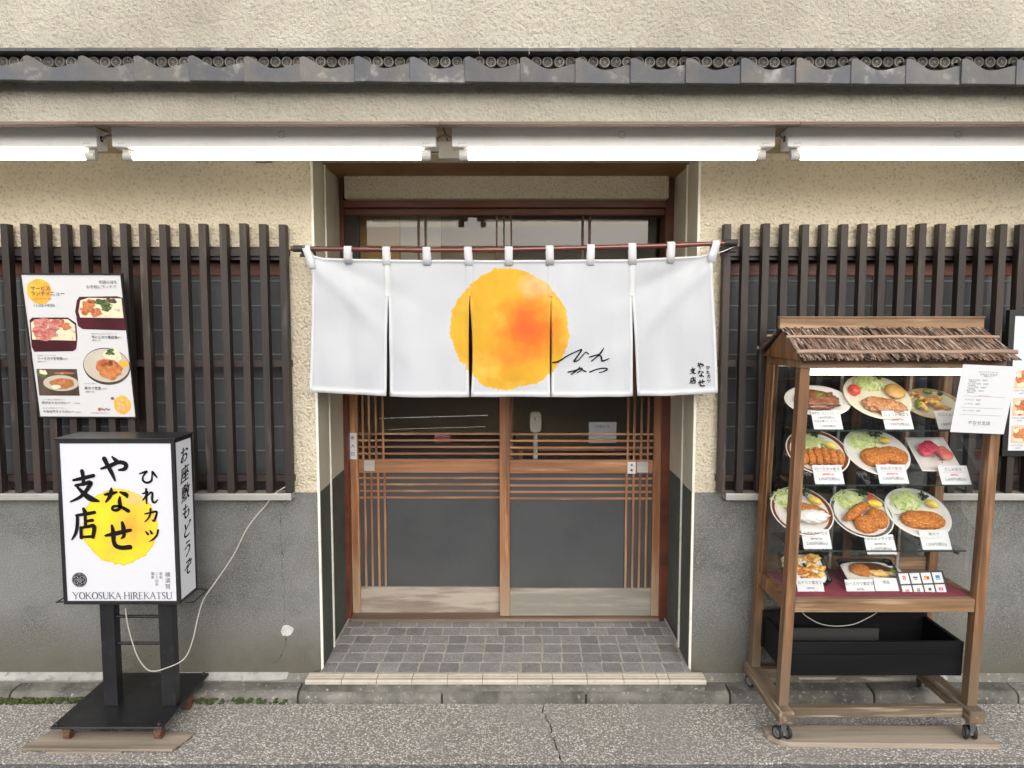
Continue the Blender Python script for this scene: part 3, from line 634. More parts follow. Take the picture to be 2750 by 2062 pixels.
dl, yl, zml = sliding_door(c8, 3.655, [(193, 262), (1240, 1300)], [315, 359, 404, 449], (487, 578), [614, 658, 702, 746], [289, 331, 377, 424], [304, 349, 394, 437], 1350, 'weathered', 'left sliding door with a pale worn bottom board', 1)
dr, yr_, zmr = sliding_door(c9, 3.615, [(30, 98), (1062, 1130)], [318, 363, 409, 453], (492, 583), [620, 665, 709, 753], [896, 939, 986, 1032], [884, 930, 975, 1020], 1360, 'weathered_g', 'right sliding door with a greyed bottom board', 0)
def pull(door, x, y, z):
    h = .027; mb = MB().box(x - h, x + h, y - .003, y + .001, z + h - .003, z + h).box(x - h, x + h, y - .003, y + .001, z - h, z - h + .003).box(x - h, x - h + .003, y - .003, y + .001, z - h + .003, z + h - .003).box(x + h - .003, x + h, y - .003, y + .001, z - h + .003, z + h - .003).box(x - h + .003, x + h - .003, y - .0008, y + .001, z - h + .003, z + h - .003)
    mk('door_pull', mb, 'alum', door)
xpl = c8(330, 530, 3.65).x; pull(dl, xpl, yl + .001, c8(330, 530, 3.65).z)
xpr = c9(995, 540, 3.61).x; pull(dr, xpr, yr_ + .001, c9(995, 540, 3.61).z)
def sticker(door, cr, x0, x1, y0, y1, D, txt, sz, name):
    a, b = cr(x0, y1, D), cr(x1, y0, D); y = D - WALLD
    mb = MB().box(a.x, b.x, y - .0015, y, a.z, b.z, 0); T = wallT(y - .002)
    n = len(txt)
    for i, ch in enumerate(txt):
        zc_ = b.z - (b.z - a.z) * (i + .62) / (n + .25); mb.text(ch, sz, (lambda u, v, z, zc_=zc_: T((a.x + b.x) / 2 + u, zc_ + v)), 1, offset=.0004)
    mk(name, mb, ['paper', 'ink'], door)
sticker(dl, c8, 195, 245, 307, 485, 3.6545, '出入口', .019, 'entrance_sticker')
sticker(dr, c9, 893, 948, 503, 582, 3.6165, '自動', .012, 'door_sticker')
# interior room seen dimly through the clear glass
mb = MB().box(-2.2, 2.0, 2.6, 2.7, 0, 2.7).box(-2.3, -2.2, .65, 2.7, 0, 2.7).box(2.0, 2.1, .65, 2.7, 0, 2.7).box(-2.2, 2.0, .65, 2.6, 2.55, 2.6)
mk('room_wall', mb, 'room', shop); B('room_floor', -2.2, 2.0, .66, 2.6, .0, .09, 'room_f', shop)
for xa, xb, cc in ((-.95, -.585, (.80, .50, .20)), (-.58, -.37, (.78, .74, .58)), (-.365, .0, (.42, .35, .25)), (.005, .75, (.20, .18, .14))): mk('glow_tinted_panel', MB().box(xa, xb, .75, .765, 1.78, 2.54), M('room_glow_paint', cc, rough=.8), shop)  # added panels, the room's lamplight is put into their colours
B('wall_behind_lattice', XL, -2.3, .3, .4, 0, 2.6, 'room_f', shop)
B('room_ceiling_edge', -2.2, 2.0, .64, .70, 2.32, 2.55, 'room_f', shop)
# counter with things on it
ct = empty('inner_counter', 'dark wooden counter just inside the left sliding door', 'counter', (-.4, .95, .09))
B('counter_top', -.80, .02, .84, 1.12, .93, .955, 'black_wood', ct, bevel=.002); B('counter_base', -.76, -.02, .88, 1.1, .09, .9295, 'black_wood', ct)
def item(name, label, cat, mb, m, **k): return mk(name, mb, m, label=label, category=cat, **k)
pa = c8(830, 365, 4.0)
item('gift_box', 'pink box with a flat top lying on the counter inside the left door', 'box', MB().box(pa.x - .045, pa.x + .045, .85, .95, .9555, .985).box(pa.x - .04, pa.x + .04, .855, .945, .9855, .995, 1), ['pink', M('pink_wrap', (.72, .38, .38), rough=.5)], bevel=.002)
for a, b, yy, nm in ((400, 1130, 200, 'upper'), (440, 1115, 275, 'lower')):
    q = c8(a, yy + 10, 3.95); q2 = c8(b, yy - 10, 3.95)
    item('silver_bar', 'thin silver bar behind the left door glass, %s of two' % nm, 'rail', MB().tube([(q.x, .85, q.z), (q2.x, .85, q2.z)], .006 if nm == 'upper' else .003, 8), 'chrome')  # two thin bright metal bars behind the door glass
# hand sanitiser stand behind the right door
q = c9(272, 235, 3.85); ds = empty('dispenser_stand', 'white hand sanitiser dispenser on a stand behind the right door glass', 'dispenser', (q.x, .75, .09))
mb = MB()
mb.prism([(q.x + math.copysign(abs(math.cos(a)) ** .5, math.cos(a)) * .031, .74, q.z + math.copysign(abs(math.sin(a)) ** .5, math.sin(a)) * .055) for a in [2 * math.pi * k / 24 for k in range(24)]], (0, .04, 0))
mk('dispenser_body', mb, M('ivory_plastic', (.62, .60, .50), rough=.4), ds, bevel=.006)
mk('dispenser_button', MB().lathe([(.0001, .006), (.009, .006), (.010, 0)], 14, 0, Matrix.Translation((q.x, .74, q.z + .02)) @ Matrix.Rotation(R(90), 4, 'X')), 'cap', ds)
mk('stand_pole', MB().tube([(q.x, .765, .1), (q.x, .765, q.z - .05)], .012, 10), 'white_metal', ds); mk('stand_foot', MB().box(q.x - .1, q.x + .1, .68, .85, .0905, .105), 'white_metal', ds)
q = c9(725, 290, 3.95); item('notice_sheet', 'white notice sheet hanging behind the right door glass', 'paper', MB().box(q.x - .075, q.x + .075, .85, .853, q.z - .07, q.z + .045).text('お知らせ', .02, lambda u, v, z: Vector((q.x + u, .8485, q.z + .02 + v)), 1), ['paper', 'ink_g'])
cb = empty('inner_shelf', 'low pale shelf unit inside the right sliding door', 'shelf', (.4, .95, .09))
B('shelf_top', .02, .75, .9, 1.15, .90, .925, 'door_x', cb); B('shelf_side', .03, .06, .92, 1.14, .09, .8995, 'door_x', cb); B('shelf_side', .70, .73, .92, 1.14, .09, .8995, 'door_x', cb); B('shelf_back', .061, .699, 1.1, 1.12, .09, .8995, 'black_wood', cb)

# cracks and patch on the dado
def crackline(parent, pts, w_, y, name='wall_crack', seed=0):
    T = wallT(y); mb = MB(); n = len(pts)
    fine = []
    for (a, b) in zip(pts[:-1], pts[1:]):
        for k in range(6): t = k / 6; fine.append(Vector((a.x + (b.x - a.x) * t + .007 * noise.noise(Vector((len(fine) * .9, seed, 0))), 0, a.z + (b.z - a.z) * t)))
    fine.append(pts[-1])
    for i, (a, b) in enumerate(zip(fine[:-1], fine[1:])):
        h0 = w_ * (.12 + 2.2 * abs(noise.noise(Vector((i * .8, 1, seed))))); h1 = w_ * (.12 + 2.2 * abs(noise.noise(Vector((i * .8 + .8, 1, seed)))))
        mb.prism([T(a.x - h0, a.z), T(a.x + h0, a.z), T(b.x + h1, b.z), T(b.x - h1, b.z)], (0, .004, 0))
    return mk(name, mb, 'crack', parent)
c7 = crop(600, 1150, 1.82)
crackline(shop, [c7(*q, 3.09) for q in ((312, 365), (285, 400), (277, 450), (280, 560), (288, 625), (283, 690), (296, 800), (296, 950))], .0013, -.0066)
crackline(shop, [c7(*q, 3.09) for q in ((305, 1022), (303, 1060), (285, 1105), (262, 1142), (235, 1150))], .0022, -.0066, seed=4)
q = c7(310, 991, 3.09); mb = MB(); mb.prism([(q.x + .027 * (1 + .3 * noise.noise(Vector((math.cos(a), math.sin(a), 2)))) * math.cos(a), -.006, q.z + .025 * (1 + .5 * noise.noise(Vector((math.cos(a) * 2, math.sin(a) * 2, 5)))) * math.sin(a)) for a in [2 * math.pi * k / 26 for k in range(26)]], (0, -.0015, 0))
mk('filler_patch', mb, 'patch', shop)
for a, b, c_ in (((1215, 1560), (1290, 1545), (1340, 1555)), ((1340, 1548), (1420, 1552), (1545, 1556)), ((1220, 1585), (1400, 1580), (1545, 1585))):
    crackline(shop, [c1(*a, 3.1), c1(*b, 3.1), c1(*c_, 3.1)], .0022, -.0006, 'plaster_crack', seed=a[0])
# wall hook under light
q = c1(1755, 1045, 3.1)
item('wall_hook', 'small rusty iron hook in the plaster above the left lattice', 'hook', MB().tube([(q.x, .01, q.z), (q.x - .005, -.02, q.z - .004), (q.x - .03, -.03, q.z - .009), (q.x - .052, -.03, q.z - .008), (q.x - .056, -.03, q.z + .006)], .0025, 6), 'rust')
for a, b, lb in ((432, 1095, 'left'), (1090, 1092, 'right')):
    q = c2(a, b, 3.35); item('ceiling_hook', 'small bent hook screwed into the %s part of the brown entrance ceiling' % lb, 'hook', MB().tube([(q.x, q.y, 2.301), (q.x, q.y, 2.285), (q.x - .006, q.y, 2.276), (q.x - .003, q.y, 2.268)], .0016, 6), 'rust')

# ============================================================ fluorescent fixtures
def fixture(x0, x1, label, cable=None):
    yf, yb = -.41, -.335; zb, z1 = V(1106, 316.5, 2.69).z, SOF - .001; r = empty('fluorescent_light', label, 'ceiling light', ((x0 + x1) / 2, -.37, zb), 'fluorescent lights under the eave')
    mk('lamp_housing', MB().box(x0, x1, yf, yb, zb, z1), 'white_metal', r, bevel=.003)
    yt, zt_ = -.372, V(1106, 337, 2.728).z
    for x, s_ in ((x0 + .045, 1), (x1 - .045, -1)):
        mb = MB().box(x - s_ * .022 if s_ > 0 else x, x if s_ > 0 else x + .022, yt - .012, yt + .012, zt_ - .012, zb - .0005)
        mb.tube([(x - s_ * .020, yt, zt_), (x + s_ * .012, yt, zt_)], .0175, 16); mk('tube_socket', mb, 'cap', r, bevel=.002)
    mk('lit_tube', MB().tube([(x0 + .058, yt, zt_), (x1 - .058, yt, zt_)], .0138, 20), 'tube', r)
    for x in (x0 + .12, x1 - .12): mk('fixing_screw', MB().lathe([(.0001, 0), (.006, 0), (.006, .003)], 10, 0, Matrix.Translation((x, -.395, zb - .0025))), 'cap', r)
    xm = x0 + .61
    mk('pressed_ring_mark', MB().lathe([(.0105, 0), (.0105, .0006), (.0125, .0006), (.0125, 0)], 24, 0, Matrix.Translation((xm, yf, zb + .042)) @ Matrix.Rotation(R(90), 4, 'X')), 'cap', r)
    for x in (x0 + .035, x1 - .035): mk('clip_slot', MB().box(x - .012, x + .012, yf - .0008, yf, zb + .011, zb + .013).box(x - .012, x - .0105, yf - .0008, yf, zb + .007, zb + .011).box(x - .035 * (1 if x < xm else -1) + .008, x - .035 * (1 if x < xm else -1) + .0095, yf - .0008, yf, zb + .032, zb + .038), 'cap', r)
    for xe, s_ in ((x0, -1), (x1, 1)): mk('cable_hole', MB().lathe([(.0001, .0006), (.011, .0006), (.011, 0)], 16, 0, Matrix.Translation((xe, -.375, zb + .035)) @ Matrix.Rotation(R(90) * s_, 4, 'Y')), 'ink', r)
    return r
fxx = [V(a, 300, 2.69).x for a in (208, 241, 942, 976, 1675, 1702)]
fixture(-2.65, fxx[0], 'white fluorescent fixture with lit tube, leftmost, partly cut by the picture edge')
fixture(fxx[1], fxx[2], 'white fluorescent fixture with lit tube above the left lattice, second from left')
fixture(fxx[3], fxx[4], 'white fluorescent fixture with lit tube above the entrance and the curtain, third from left')
fixture(fxx[5], fxx[5] + 1.17, 'white fluorescent fixture with lit tube above the display case, rightmost')
for (a, b, lb) in ((fxx[0], fxx[1], 'left'), (fxx[2], fxx[3], 'middle'), (fxx[4], fxx[5], 'right')):
    item('link_cable', 'grey cable joining two light fixtures at the %s gap' % lb, 'cable', MB().tube([(a - .001, -.375, 2.268), (a + (b - a) * .3, -.372, 2.28), (a + (b - a) * .7, -.372, 2.28), (b + .001, -.375, 2.268)], .005, 8), 'cable')
B('junction_plate', -.285, -.205, -.20, -.16, V(960, 344, 2.92).z, 2.3035, 'cap', shop)

# ============================================================ noren and its rod
DN = 2.95; yN = DN - WALLD
rodp = [V(x, y, DN) for x, y in ((636, 537), (760, 538), (900, 540), (1100, 539), (1300, 534), (1450, 530), (1590, 524))]
rod = empty('curtain_rod', 'thin dark red bamboo rod that the white entrance curtain hangs from', 'curtain rod', rodp[0])
mb = MB(); pts = []; rr = []
n = 60
for i in range(n + 1):
    t = i / n; k = t * 6; a = rodp[min(int(k), 5)]; b = rodp[min(int(k), 5) + 1]; pts.append(a.lerp(b, k - min(int(k), 5))); rr.append(.0096 + (.0022 if i % 8 == 4 else 0))
mk('bamboo_pole', mb.tube(pts, rr, 12), 'bamboo_red', rod)
for p_, s_ in ((rodp[0], 1), (rodp[-1], -1)):
    mk('end_wrapping', MB().tube([p_ + Vector((-.004 * s_, 0, 0)), p_ + Vector((.045 * s_, 0, 0))], .0135, 12), 'blackt', rod)
mk('rod_tip', MB().tube([rodp[0] + Vector((-.014, 0, 0)), rodp[0] + Vector((-.004, 0, 0))], .010, 10), 'red_wood', rod)
for x in (V(655, 545, DN).x, V(1583, 530, DN).x):
    br = empty('rod_bracket', 'black wall bracket holding the %s end of the curtain rod' % ('left' if x < 0 else 'right'), 'bracket', (x, 0, 1.90))
    z = 1.888 if x < 0 else 1.905
    mk('bracket_arm', MB().box(x - .012, x + .012, yN + .011, -.0, z - .008, z + .014), 'blackt', br, bevel=.002)
    mk('bracket_cup', MB().tube([(x - .012, yN, z - .016), (x + .012, yN, z - .016)], .007, 10), 'blackt', br)
nmat = sun_print('noren_cloth', (.48, .50, .535), V(1100, 712, DN).x, V(1100, 712, DN).z, .2385)
noren = empty('entrance_curtain', 'white split entrance curtain printed with a large yellow sun, hanging over the doors', 'curtain', (0, yN, V(1106, 856, DN).z))
def lerp(tb, x):
    for (a, fa), (b, fb) in zip(tb[:-1], tb[1:]):
        if x <= b: return fa + (fb - fa) * (x - a) / (b - a)
    return tb[-1][1]
topc = [(660, 553), (700, 557), (840, 561), (1100, 562), (1365, 560), (1450, 556), (1530, 551), (1552, 546)]
botc = [(660, 847), (838, 856), (1014, 858), (1190, 857), (1366, 856), (1450, 855), (1555, 848)]
SLIT = 640
seams = [668, 838.5, 1014.5, 1190, 1368, 1548]
def edge(k, y):                                 # x of seam k as the two neighbouring panels see it
    if k == 0: return (lerp([(545, 664), (560, 670), (600, 674), (640, 673), (860, 667)], y),) * 2
    if k == 5: return (lerp([(540, 1550), (555, 1540), (580, 1537), (640, 1540), (720, 1545), (860, 1551)], y),) * 2
    t = max(0, (y - SLIT) / (857 - SLIT)); x = seams[k]
    if k == 1: return x - 4.5 * t ** .6, x + 3.0 * t ** .5
    if k == 2: return x - 1.5 * math.sin(math.pi * min(1, t * 1.0)) - 1, x + 5 * math.sin(math.pi * min(t * .93, 1)) + 1 * t
    if k == 3: return x - 1.2 * t - 1.5 * math.sin(math.pi * t), x + 1.2 * math.sin(math.pi * t) + .6 * t
    if k == 4: return x - 2 + 2.5 * t, x - 2 + 12.5 * t
def depth(vx, vy):
    t = (vy - 560) / 300; s_ = .016 * math.sin(vx * .018 + 1) * t + .004 * math.sin(vx * .043 + vy * .012) + .0035 * t * math.sin(vx * .071 - vy * .01) + .010 * noise.noise(Vector((vx * .022, vy * .008, 7)))
    s_ += .008 * noise.noise(Vector((vx * .009, vy * .012, 3))) 
    for cx_, sg in ((668, 1), (1545, -1)):       # diagonal pulls from the tied corners
        u = (vx - cx_) * sg; v_ = vy - 548
        if 0 < u < 260: s_ += .016 * math.exp(-((v_ - u * .45) / 20) ** 2) * (1 - u / 260); s_ -= .013 * math.exp(-((v_ - u * 1.0 - 10) / 24) ** 2) * (1 - u / 260)
    for k in range(1, 5):
        s_ += .006 * math.exp(-((vx - seams[k]) / 14) ** 2) * max(0, min(1, (vy - SLIT) / 100))
    return s_
cloth_w = M('white_tape', (.57, .585, .61), rough=.85, bump=.3, bscale=300, bdist=.001)
hem_m = sun_print('noren_hem', (.58, .595, .62), V(1100, 712, DN).x, V(1100, 712, DN).z, .2385)
NY, NX = 50, 34
for k in range(5):
    vs = []; fs = []; ms = []; tv = [0, .0155, .0165] + [.0165 + (.965 - .0165) * j / (NY - 4) for j in range(1, NY - 4)] + [.965, .967, 1]
    for t in tv:
        ytmp = 556 + 300 * t; xa, xb = edge(k, ytmp)[1], edge(k + 1, ytmp)[0]; L_ = xb - xa; e = 5.5 / L_
        for i in range(NX + 1):
            u = [0, e, e + .004][i] if i < 3 else ([1 - e - .004, 1 - e, 1][i - NX + 2] if i > NX - 3 else e + .004 + (1 - 2 * e - .008) * (i - 2) / (NX - 4))
            vx = xa + L_ * u
            vy = lerp(topc, vx) * (1 - t) + lerp(botc, vx) * t
            if k == 0 or k == 4:
                e_ = u if k == 0 else 1 - u
                vy -= 5 * max(0, 1 - e_ * 6) * (1 - t) ** 4
            hem = i < 2 or i > NX - 2 or t > .966 or t < .016
            p_ = V(vx, vy, DN); vs.append((p_.x, p_.y + depth(vx, vy) - (.0014 if hem else 0), p_.z))
    for j in range(len(tv) - 1):
        for i in range(NX):
            a = j * (NX + 1) + i; fs.append((a, a + NX + 1, a + NX + 2, a + 1)); ms.append(1 if (i < 1 or i > NX - 2 or j >= len(tv) - 2 or j < 1) else 0)
    mb = MB().add(vs, fs, 0, True); mb.m = ms; o = mk('curtain_panel', mb, [nmat, hem_m], noren, org=(0, 0, 0))
    so_ = o.modifiers.new('thickness', 'SOLIDIFY'); so_.thickness = .0012; so_.offset = -1
for k in range(1, 5):                             # seam tapes above the slits
    mb = MB(); x = seams[k] - (1.5 if k in (1, 4) else 0); N = 8; row = []
    for i in range(N + 1): y_ = 572 + (SLIT - 572) * i / N; row.append([(lambda p: (p.x, p.y + depth(vx, y_) - .0042, p.z))(V(vx, y_, DN)) for vx in (x - 4.5, x + 4.5)])
    for a, b in zip(row[:-1], row[1:]): mb.add([a[0], b[0], b[1], a[1]], [(0, 1, 2, 3)])
    o = mk('seam_tape', mb, nmat if k in (2, 3) else cloth_w, noren, org=(0, 0, 0)); o.modifiers.new('thickness', 'SOLIDIFY').thickness = .001
tabs = [(663, 677), (752, 752), (835, 836), (922, 923), (1011, 1013), (1099, 1099), (1187, 1188), (1276, 1275), (1365, 1366), (1449, 1448), (1546, 1535)]
for xt, xb_ in tabs:
    yr0 = lerp([(636, 537), (900, 540), (1100, 539), (1300, 534), (1590, 524)], xt); a = V(xt, yr0, DN); yb_ = lerp(topc, min(max(xb_, 664), 1545)) + 12
    if xt == 663: yb_ = 580
    if xt == 1546: yb_ = 566
    mb = MB(); hw = .0155; prof = []; bz = V(xb_, yb_, DN); rad = .0135
    fr_ = [(bz.x, yN - .006 + depth(xb_, yb_), bz.z), (bz.x * .6 + a.x * .4, yN - .010, bz.z * .55 + a.z * .45)] + [(a.x, yN - rad * math.cos(t), a.z + rad * math.sin(t)) for t in [R(d) for d in (0, 35, 70, 110, 145, 180)]] + [(bz.x * .6 + a.x * .4, yN + .006, bz.z * .5 + a.z * .5), (bz.x, yN + .003 + depth(xb_, yb_), bz.z + .01)]
    vs = []
    for q in fr_: vs += [(q[0] - hw, q[1], q[2]), (q[0] + hw, q[1], q[2])]
    mb.add(vs, [(2 * i, 2 * i + 1, 2 * i + 3, 2 * i + 2) for i in range(len(fr_) - 1)], 0, True)
    # cross stitching patch at foot of the tab
    o = mk('hanging_tab', mb, cloth_w, noren); o.modifiers.new('thickness', 'SOLIDIFY').thickness = .0014
# tie cord at right end
item('tie_cord', 'thin white cord tying the right curtain corner to the bracket', 'cord', MB().tube([V(1540, 548, 2.94), V(1562, 543, 2.95), V(1592, 530, 2.96)], .0018, 6), 'paper')

# ------------------------------------------------------------ lettering by brush strokes (unit box, y up)
GL = {
'や': [[(.02, .50, .05), (.35, .62, .10), (.70, .76, .10), (.95, .68, .11), (.90, .50, .10), (.68, .45, .05)], [(.46, .97, .05), (.60, .82, .11)], [(.16, .90, .12), (.28, .62, .10), (.42, .32, .10), (.52, .04, .05)]],
'な': [[(.03, .72, .06), (.25, .75, .10), (.50, .82, .06)], [(.30, .98, .05), (.28, .82, .11), (.20, .60, .09), (.06, .42, .05)], [(.64, .82, .05), (.86, .72, .12), (.90, .62, .06)], [(.62, .62, .05), (.60, .42, .10), (.62, .22, .09), (.50, .08, .08), (.32, .10, .07), (.34, .22, .07), (.55, .24, .07), (.75, .16, .09), (.93, .04, .10)]],
'せ': [[(.0, .48, .06), (.4, .56, .11), (.97, .68, .08)], [(.66, .95, .07), (.70, .74, .11), (.70, .48, .08), (.60, .38, .04)], [(.26, .84, .06), (.30, .60, .11), (.30, .30, .10), (.38, .12, .11), (.60, .05, .11), (.92, .07, .12)]],
'支': [[(.12, .72, .06), (.5, .79, .09), (.88, .87, .09)], [(.46, 1.02, .09), (.50, .80, .09), (.48, .58, .08)], [(.2, .55, .07), (.5, .60, .08), (.76, .64, .11), (.60, .40, .09), (.35, .18, .08), (-.02, .02, .04)], [(.26, .50, .06), (.50, .28, .11), (.75, .12, .14), (1.04, .04, .05)]],
'店': [[(.50, 1.02, .08), (.56, .90, .12)], [(.20, .80, .07), (.55, .84, .09), (.94, .90, .09)], [(.24, .80, .08), (.22, .50, .09), (.14, .22, .08), (-.03, .0, .04)], [(.56, .76, .08), (.56, .42, .09)], [(.56, .60, .06), (.84, .64, .09)], [(.36, .40, .08), (.36, .06, .09)], [(.36, .39, .07), (.65, .43, .08), (.90, .44, .11), (.84, .08, .09)], [(.36, .09, .06), (.84, .10, .08)]],
'ひ': [[(.03, .70, .05), (.28, .80, .09), (.46, .86, .07), (.24, .55, .07), (.22, .25, .09), (.42, .10, .10), (.66, .22, .09), (.72, .55, .07), (.74, .86, .07), (.84, .68, .10), (.98, .46, .06)]],
'れ': [[(.26, .97, .08), (.26, .50, .09), (.26, .03, .06)], [(.02, .66, .05), (.20, .72, .08), (.35, .78, .08), (.20, .48, .07), (.02, .24, .05)], [(.05, .27, .04), (.30, .50, .05), (.55, .74, .08), (.66, .66, .09), (.62, .35, .09), (.68, .12, .09), (.82, .12, .08), (.98, .28, .04)]],
'カ': [[(.06, .60, .06), (.5, .70, .09), (.88, .77, .10), (.82, .40, .10), (.68, .08, .10), (.54, .16, .04)], [(.48, .97, .09), (.44, .60, .09), (.30, .28, .08), (.04, .0, .04)]],
'ツ': [[(.06, .74, .06), (.20, .54, .12)], [(.36, .82, .06), (.48, .60, .12)], [(.94, .84, .10), (.82, .45, .09), (.58, .18, .08), (.28, .0, .04)]],
}
def glyph(mb, ch, cx, cy, w_, h_, T, mi=0, wk=1.0):
    S = min(w_, h_)
    for k_, st in enumerate(GL[ch]):
        mb.ribbon([(cx + (x - .5) * w_, cy + (y - .5) * h_, q * S * wk) for x, y, q in st], T, mi, z=.0001 + k_ * .00016)
SERIF = {'Y': ([((0, 1), (.42, .45), .12), ((.84, 1), (.42, .45), .07), ((.42, .45), (.42, 0), .12)], [(0, 1), (.84, 1), (.42, 0)], .84),
'O': ('o', [], .95), 'K': ([((.12, 0), (.12, 1), .12), ((.16, .48), (.72, 1), .06), ((.30, .58), (.80, 0), .12)], [(.12, 0), (.12, 1), (.72, 1), (.80, 0)], .88),
'S': ('s', [], .62), 'U': ('u', [(.12, 1), (.76, 1)], .88), 'A': ([((.42, 1), (.06, 0), .06), ((.42, 1), (.80, 0), .12), ((.18, .36), (.66, .36), .06)], [(.06, 0), (.80, 0)], .88),
'H': ([((.12, 0), (.12, 1), .12), ((.78, 0), (.78, 1), .12), ((.12, .52), (.78, .52), .06)], [(.12, 0), (.12, 1), (.78, 0), (.78, 1)], .92),
'I': ([((.14, 0), (.14, 1), .12)], [(.14, 0), (.14, 1)], .34), 'R': ('r', [(.12, 0), (.12, 1), (.74, 0)], .82),
'E': ([((.12, 0), (.12, 1), .12), ((.12, .97), (.60, .97), .06), ((.12, .52), (.52, .52), .06), ((.12, .03), (.64, .03), .06)], [(.12, 0), (.12, 1)], .72),
'T': ([((.40, 0), (.40, 1), .12), ((.04, .97), (.76, .97), .06)], [(.40, 0)], .80), ' ': ([], [], .34)}
def serif(mb, txt, cx, cy, h_, width, T, mi=0):
    adv = sum(SERIF[c][2] + .04 for c in txt); k = width / adv; x = cx - width / 2
    for c in txt:
        st, sf, a = SERIF[c]; f = lambda p: (x + p[0] * k, cy + (p[1] - .5) * h_)
        def seg(p, q, w_): p, q = f(p), f(q); mb.ribbon([(*p, w_ * h_ * .8), (*q, w_ * h_ * .8)], T, mi, sub=1)
        if isinstance(st, list):
            for p, q, w_ in st: seg(p, q, w_)
        else:
            if st == 'o': pl = [(.475 + .40 * math.cos(t), .5 + .5 * math.sin(t), .06 + .07 * abs(math.cos(t))) for t in [2 * math.pi * i / 16 for i in range(17)]]
            elif st == 's': pl = [(.54, .86, .06), (.42, .98, .06), (.2, .96, .08), (.09, .76, .1), (.22, .56, .12), (.44, .42, .12), (.52, .22, .1), (.38, .03, .07), (.18, .02, .06), (.05, .16, .06)]
            elif st == 'u': pl = [(.12, 1, .12), (.12, .35, .12), (.2, .06, .1), (.44, -.01, .07), (.68, .08, .06), (.76, .35, .06), (.76, 1, .06)]
            elif st == 'r': seg((.12, 0), (.12, 1), .12); seg((.38, .48), (.74, 0), .12); pl = [(.12, .97, .06), (.42, .97, .07), (.60, .74, .12), (.44, .51, .07), (.12, .49, .05)]
            mb.ribbon([(f(p)[0], f(p)[1], p[2] * h_) for p in pl], T, mi, sub=2)
        for p in sf: seg((p[0] - .10, p[1]), (p[0] + .10, p[1]), .045)
        x += (a + .04) * k
# lettering printed on the curtain, following its folds
cN = crop(1350, 620, 2.86)
def clothT(vx, vy, z=0): p_ = V(vx, vy, DN); return Vector((p_.x, p_.y + depth(vx, vy) - .0042 - z, p_.z))
def cv(x, y): return ((1350 + x / 2.86) * .80436, (620 + y / 2.86) * .80436)
mb = MB()
for st in ([(383, 1012, 6), (430, 1000, 8), (500, 955, 6), (580, 918, 6), (604, 914, 7), (562, 975, 7), (547, 1000, 8), (580, 990, 5), (620, 945, 5), (640, 930, 5), (657, 945, 5)],
           [(775, 900, 4), (755, 932, 8), (720, 968, 6), (680, 1000, 5)], [(662, 968, 5), (700, 958, 6), (742, 946, 6)], [(690, 990, 4), (740, 957, 5), (756, 966, 7), (763, 997, 8), (790, 990, 6), (814, 978, 4)],
           [(500, 1082, 6), (555, 1070, 7), (608, 1052, 6), (590, 1075, 5), (568, 1088, 4)], [(592, 1042, 4), (570, 1066, 7), (524, 1100, 5)], [(602, 1058, 5), (618, 1070, 7), (638, 1078, 6)],
           [(668, 1082, 6), (730, 1060, 6), (785, 1053, 6), (800, 1062, 7), (775, 1078, 5), (740, 1088, 4)]):
    mb.ribbon([(*cv(x, y), w_ * .46) for x, y, w_ in st], clothT)
mk('handwritten_lettering', mb, 'ink', noren)
mb = MB(); fl = lambda x, y, z=0: clothT(x, -y, z)
for ch, x, y, s_ in (('や', 1518, 1036, 46), ('な', 1521, 1095, 46), ('せ', 1526, 1165, 50), ('支', 1460, 1075, 42), ('店', 1460, 1148, 46), ('ひ', 1575, 1048, 26), ('れ', 1577, 1085, 26), ('カ', 1580, 1118, 26), ('ツ', 1581, 1150, 26)):
    q = cv(x, y); glyph(mb, ch, q[0], -q[1], s_ * .281 * 1.05, s_ * .281 * 1.1, fl, 0, 1.8)
mk('printed_shop_name', mb, 'ink', noren)

# ============================================================ illuminated box sign
sg = empty('box_sign', 'black framed box sign with yellow sun and brush lettering on a wheeled stand', 'sign', (-1.505, -.28, .02))
D1, D2 = 2.74, 2.90; ya, yb = D1 - WALLD, D2 - WALLD
sx0, sx1 = -1.727, -1.278; sz0, sz1 = .522, 1.163; ft = .014
mb = MB()
for y in (ya, yb - ft):
    mb.box(sx0, sx1, y, y + ft, sz1 - ft, sz1).box(sx0, sx1, y, y + ft, sz0, sz0 + ft).box(sx0, sx0 + ft, y, y + ft, sz0 + ft, sz1 - ft).box(sx1 - ft, sx1, y, y + ft, sz0 + ft, sz1 - ft)
for x in (sx0, sx1 - ft):
    for z in (sz0, sz1 - ft): mb.box(x, x + ft, ya + ft, yb - ft, z, z + ft)
mk('sign_frame', mb, 'blackp', sg, bevel=.0015)
mk('sign_top', MB().box(sx0 - .006, sx1 + .006, ya - .006, yb + .006, sz1 + .0005, sz1 + .006), 'blackp', sg, bevel=.0015)
pm = sun_print('sign_face', (.66, .67, .72), 0, 0, .146, cloth=False, red=(.86, .36, .05), em=.0, ya_=(.86, .66, .035), yb_=(.84, .60, .03), mid=(.86, .50, .05), low=.1)
gq = P(582 / 1.8186, 1150 + 482 / 1.8186, D1); gcx, gcz = gq.x, gq.z
fp = mk('front_panel', MB().box(sx0 + ft, sx1 - ft, ya + .004, ya + .008, sz0 + ft, sz1 - ft), pm, sg, org=(gcx, ya, gcz))
B('side_panel', sx1 - .006, sx1 - .002, ya + ft, yb - ft, sz0 + ft, sz1 - ft, 'panel', sg); spn = [o for o in sg.children if o.name.startswith('side_panel')][-1]
B('side_panel', sx0 + .002, sx0 + .006, ya + ft, yb - ft, sz0 + ft, sz1 - ft, 'panel', sg)
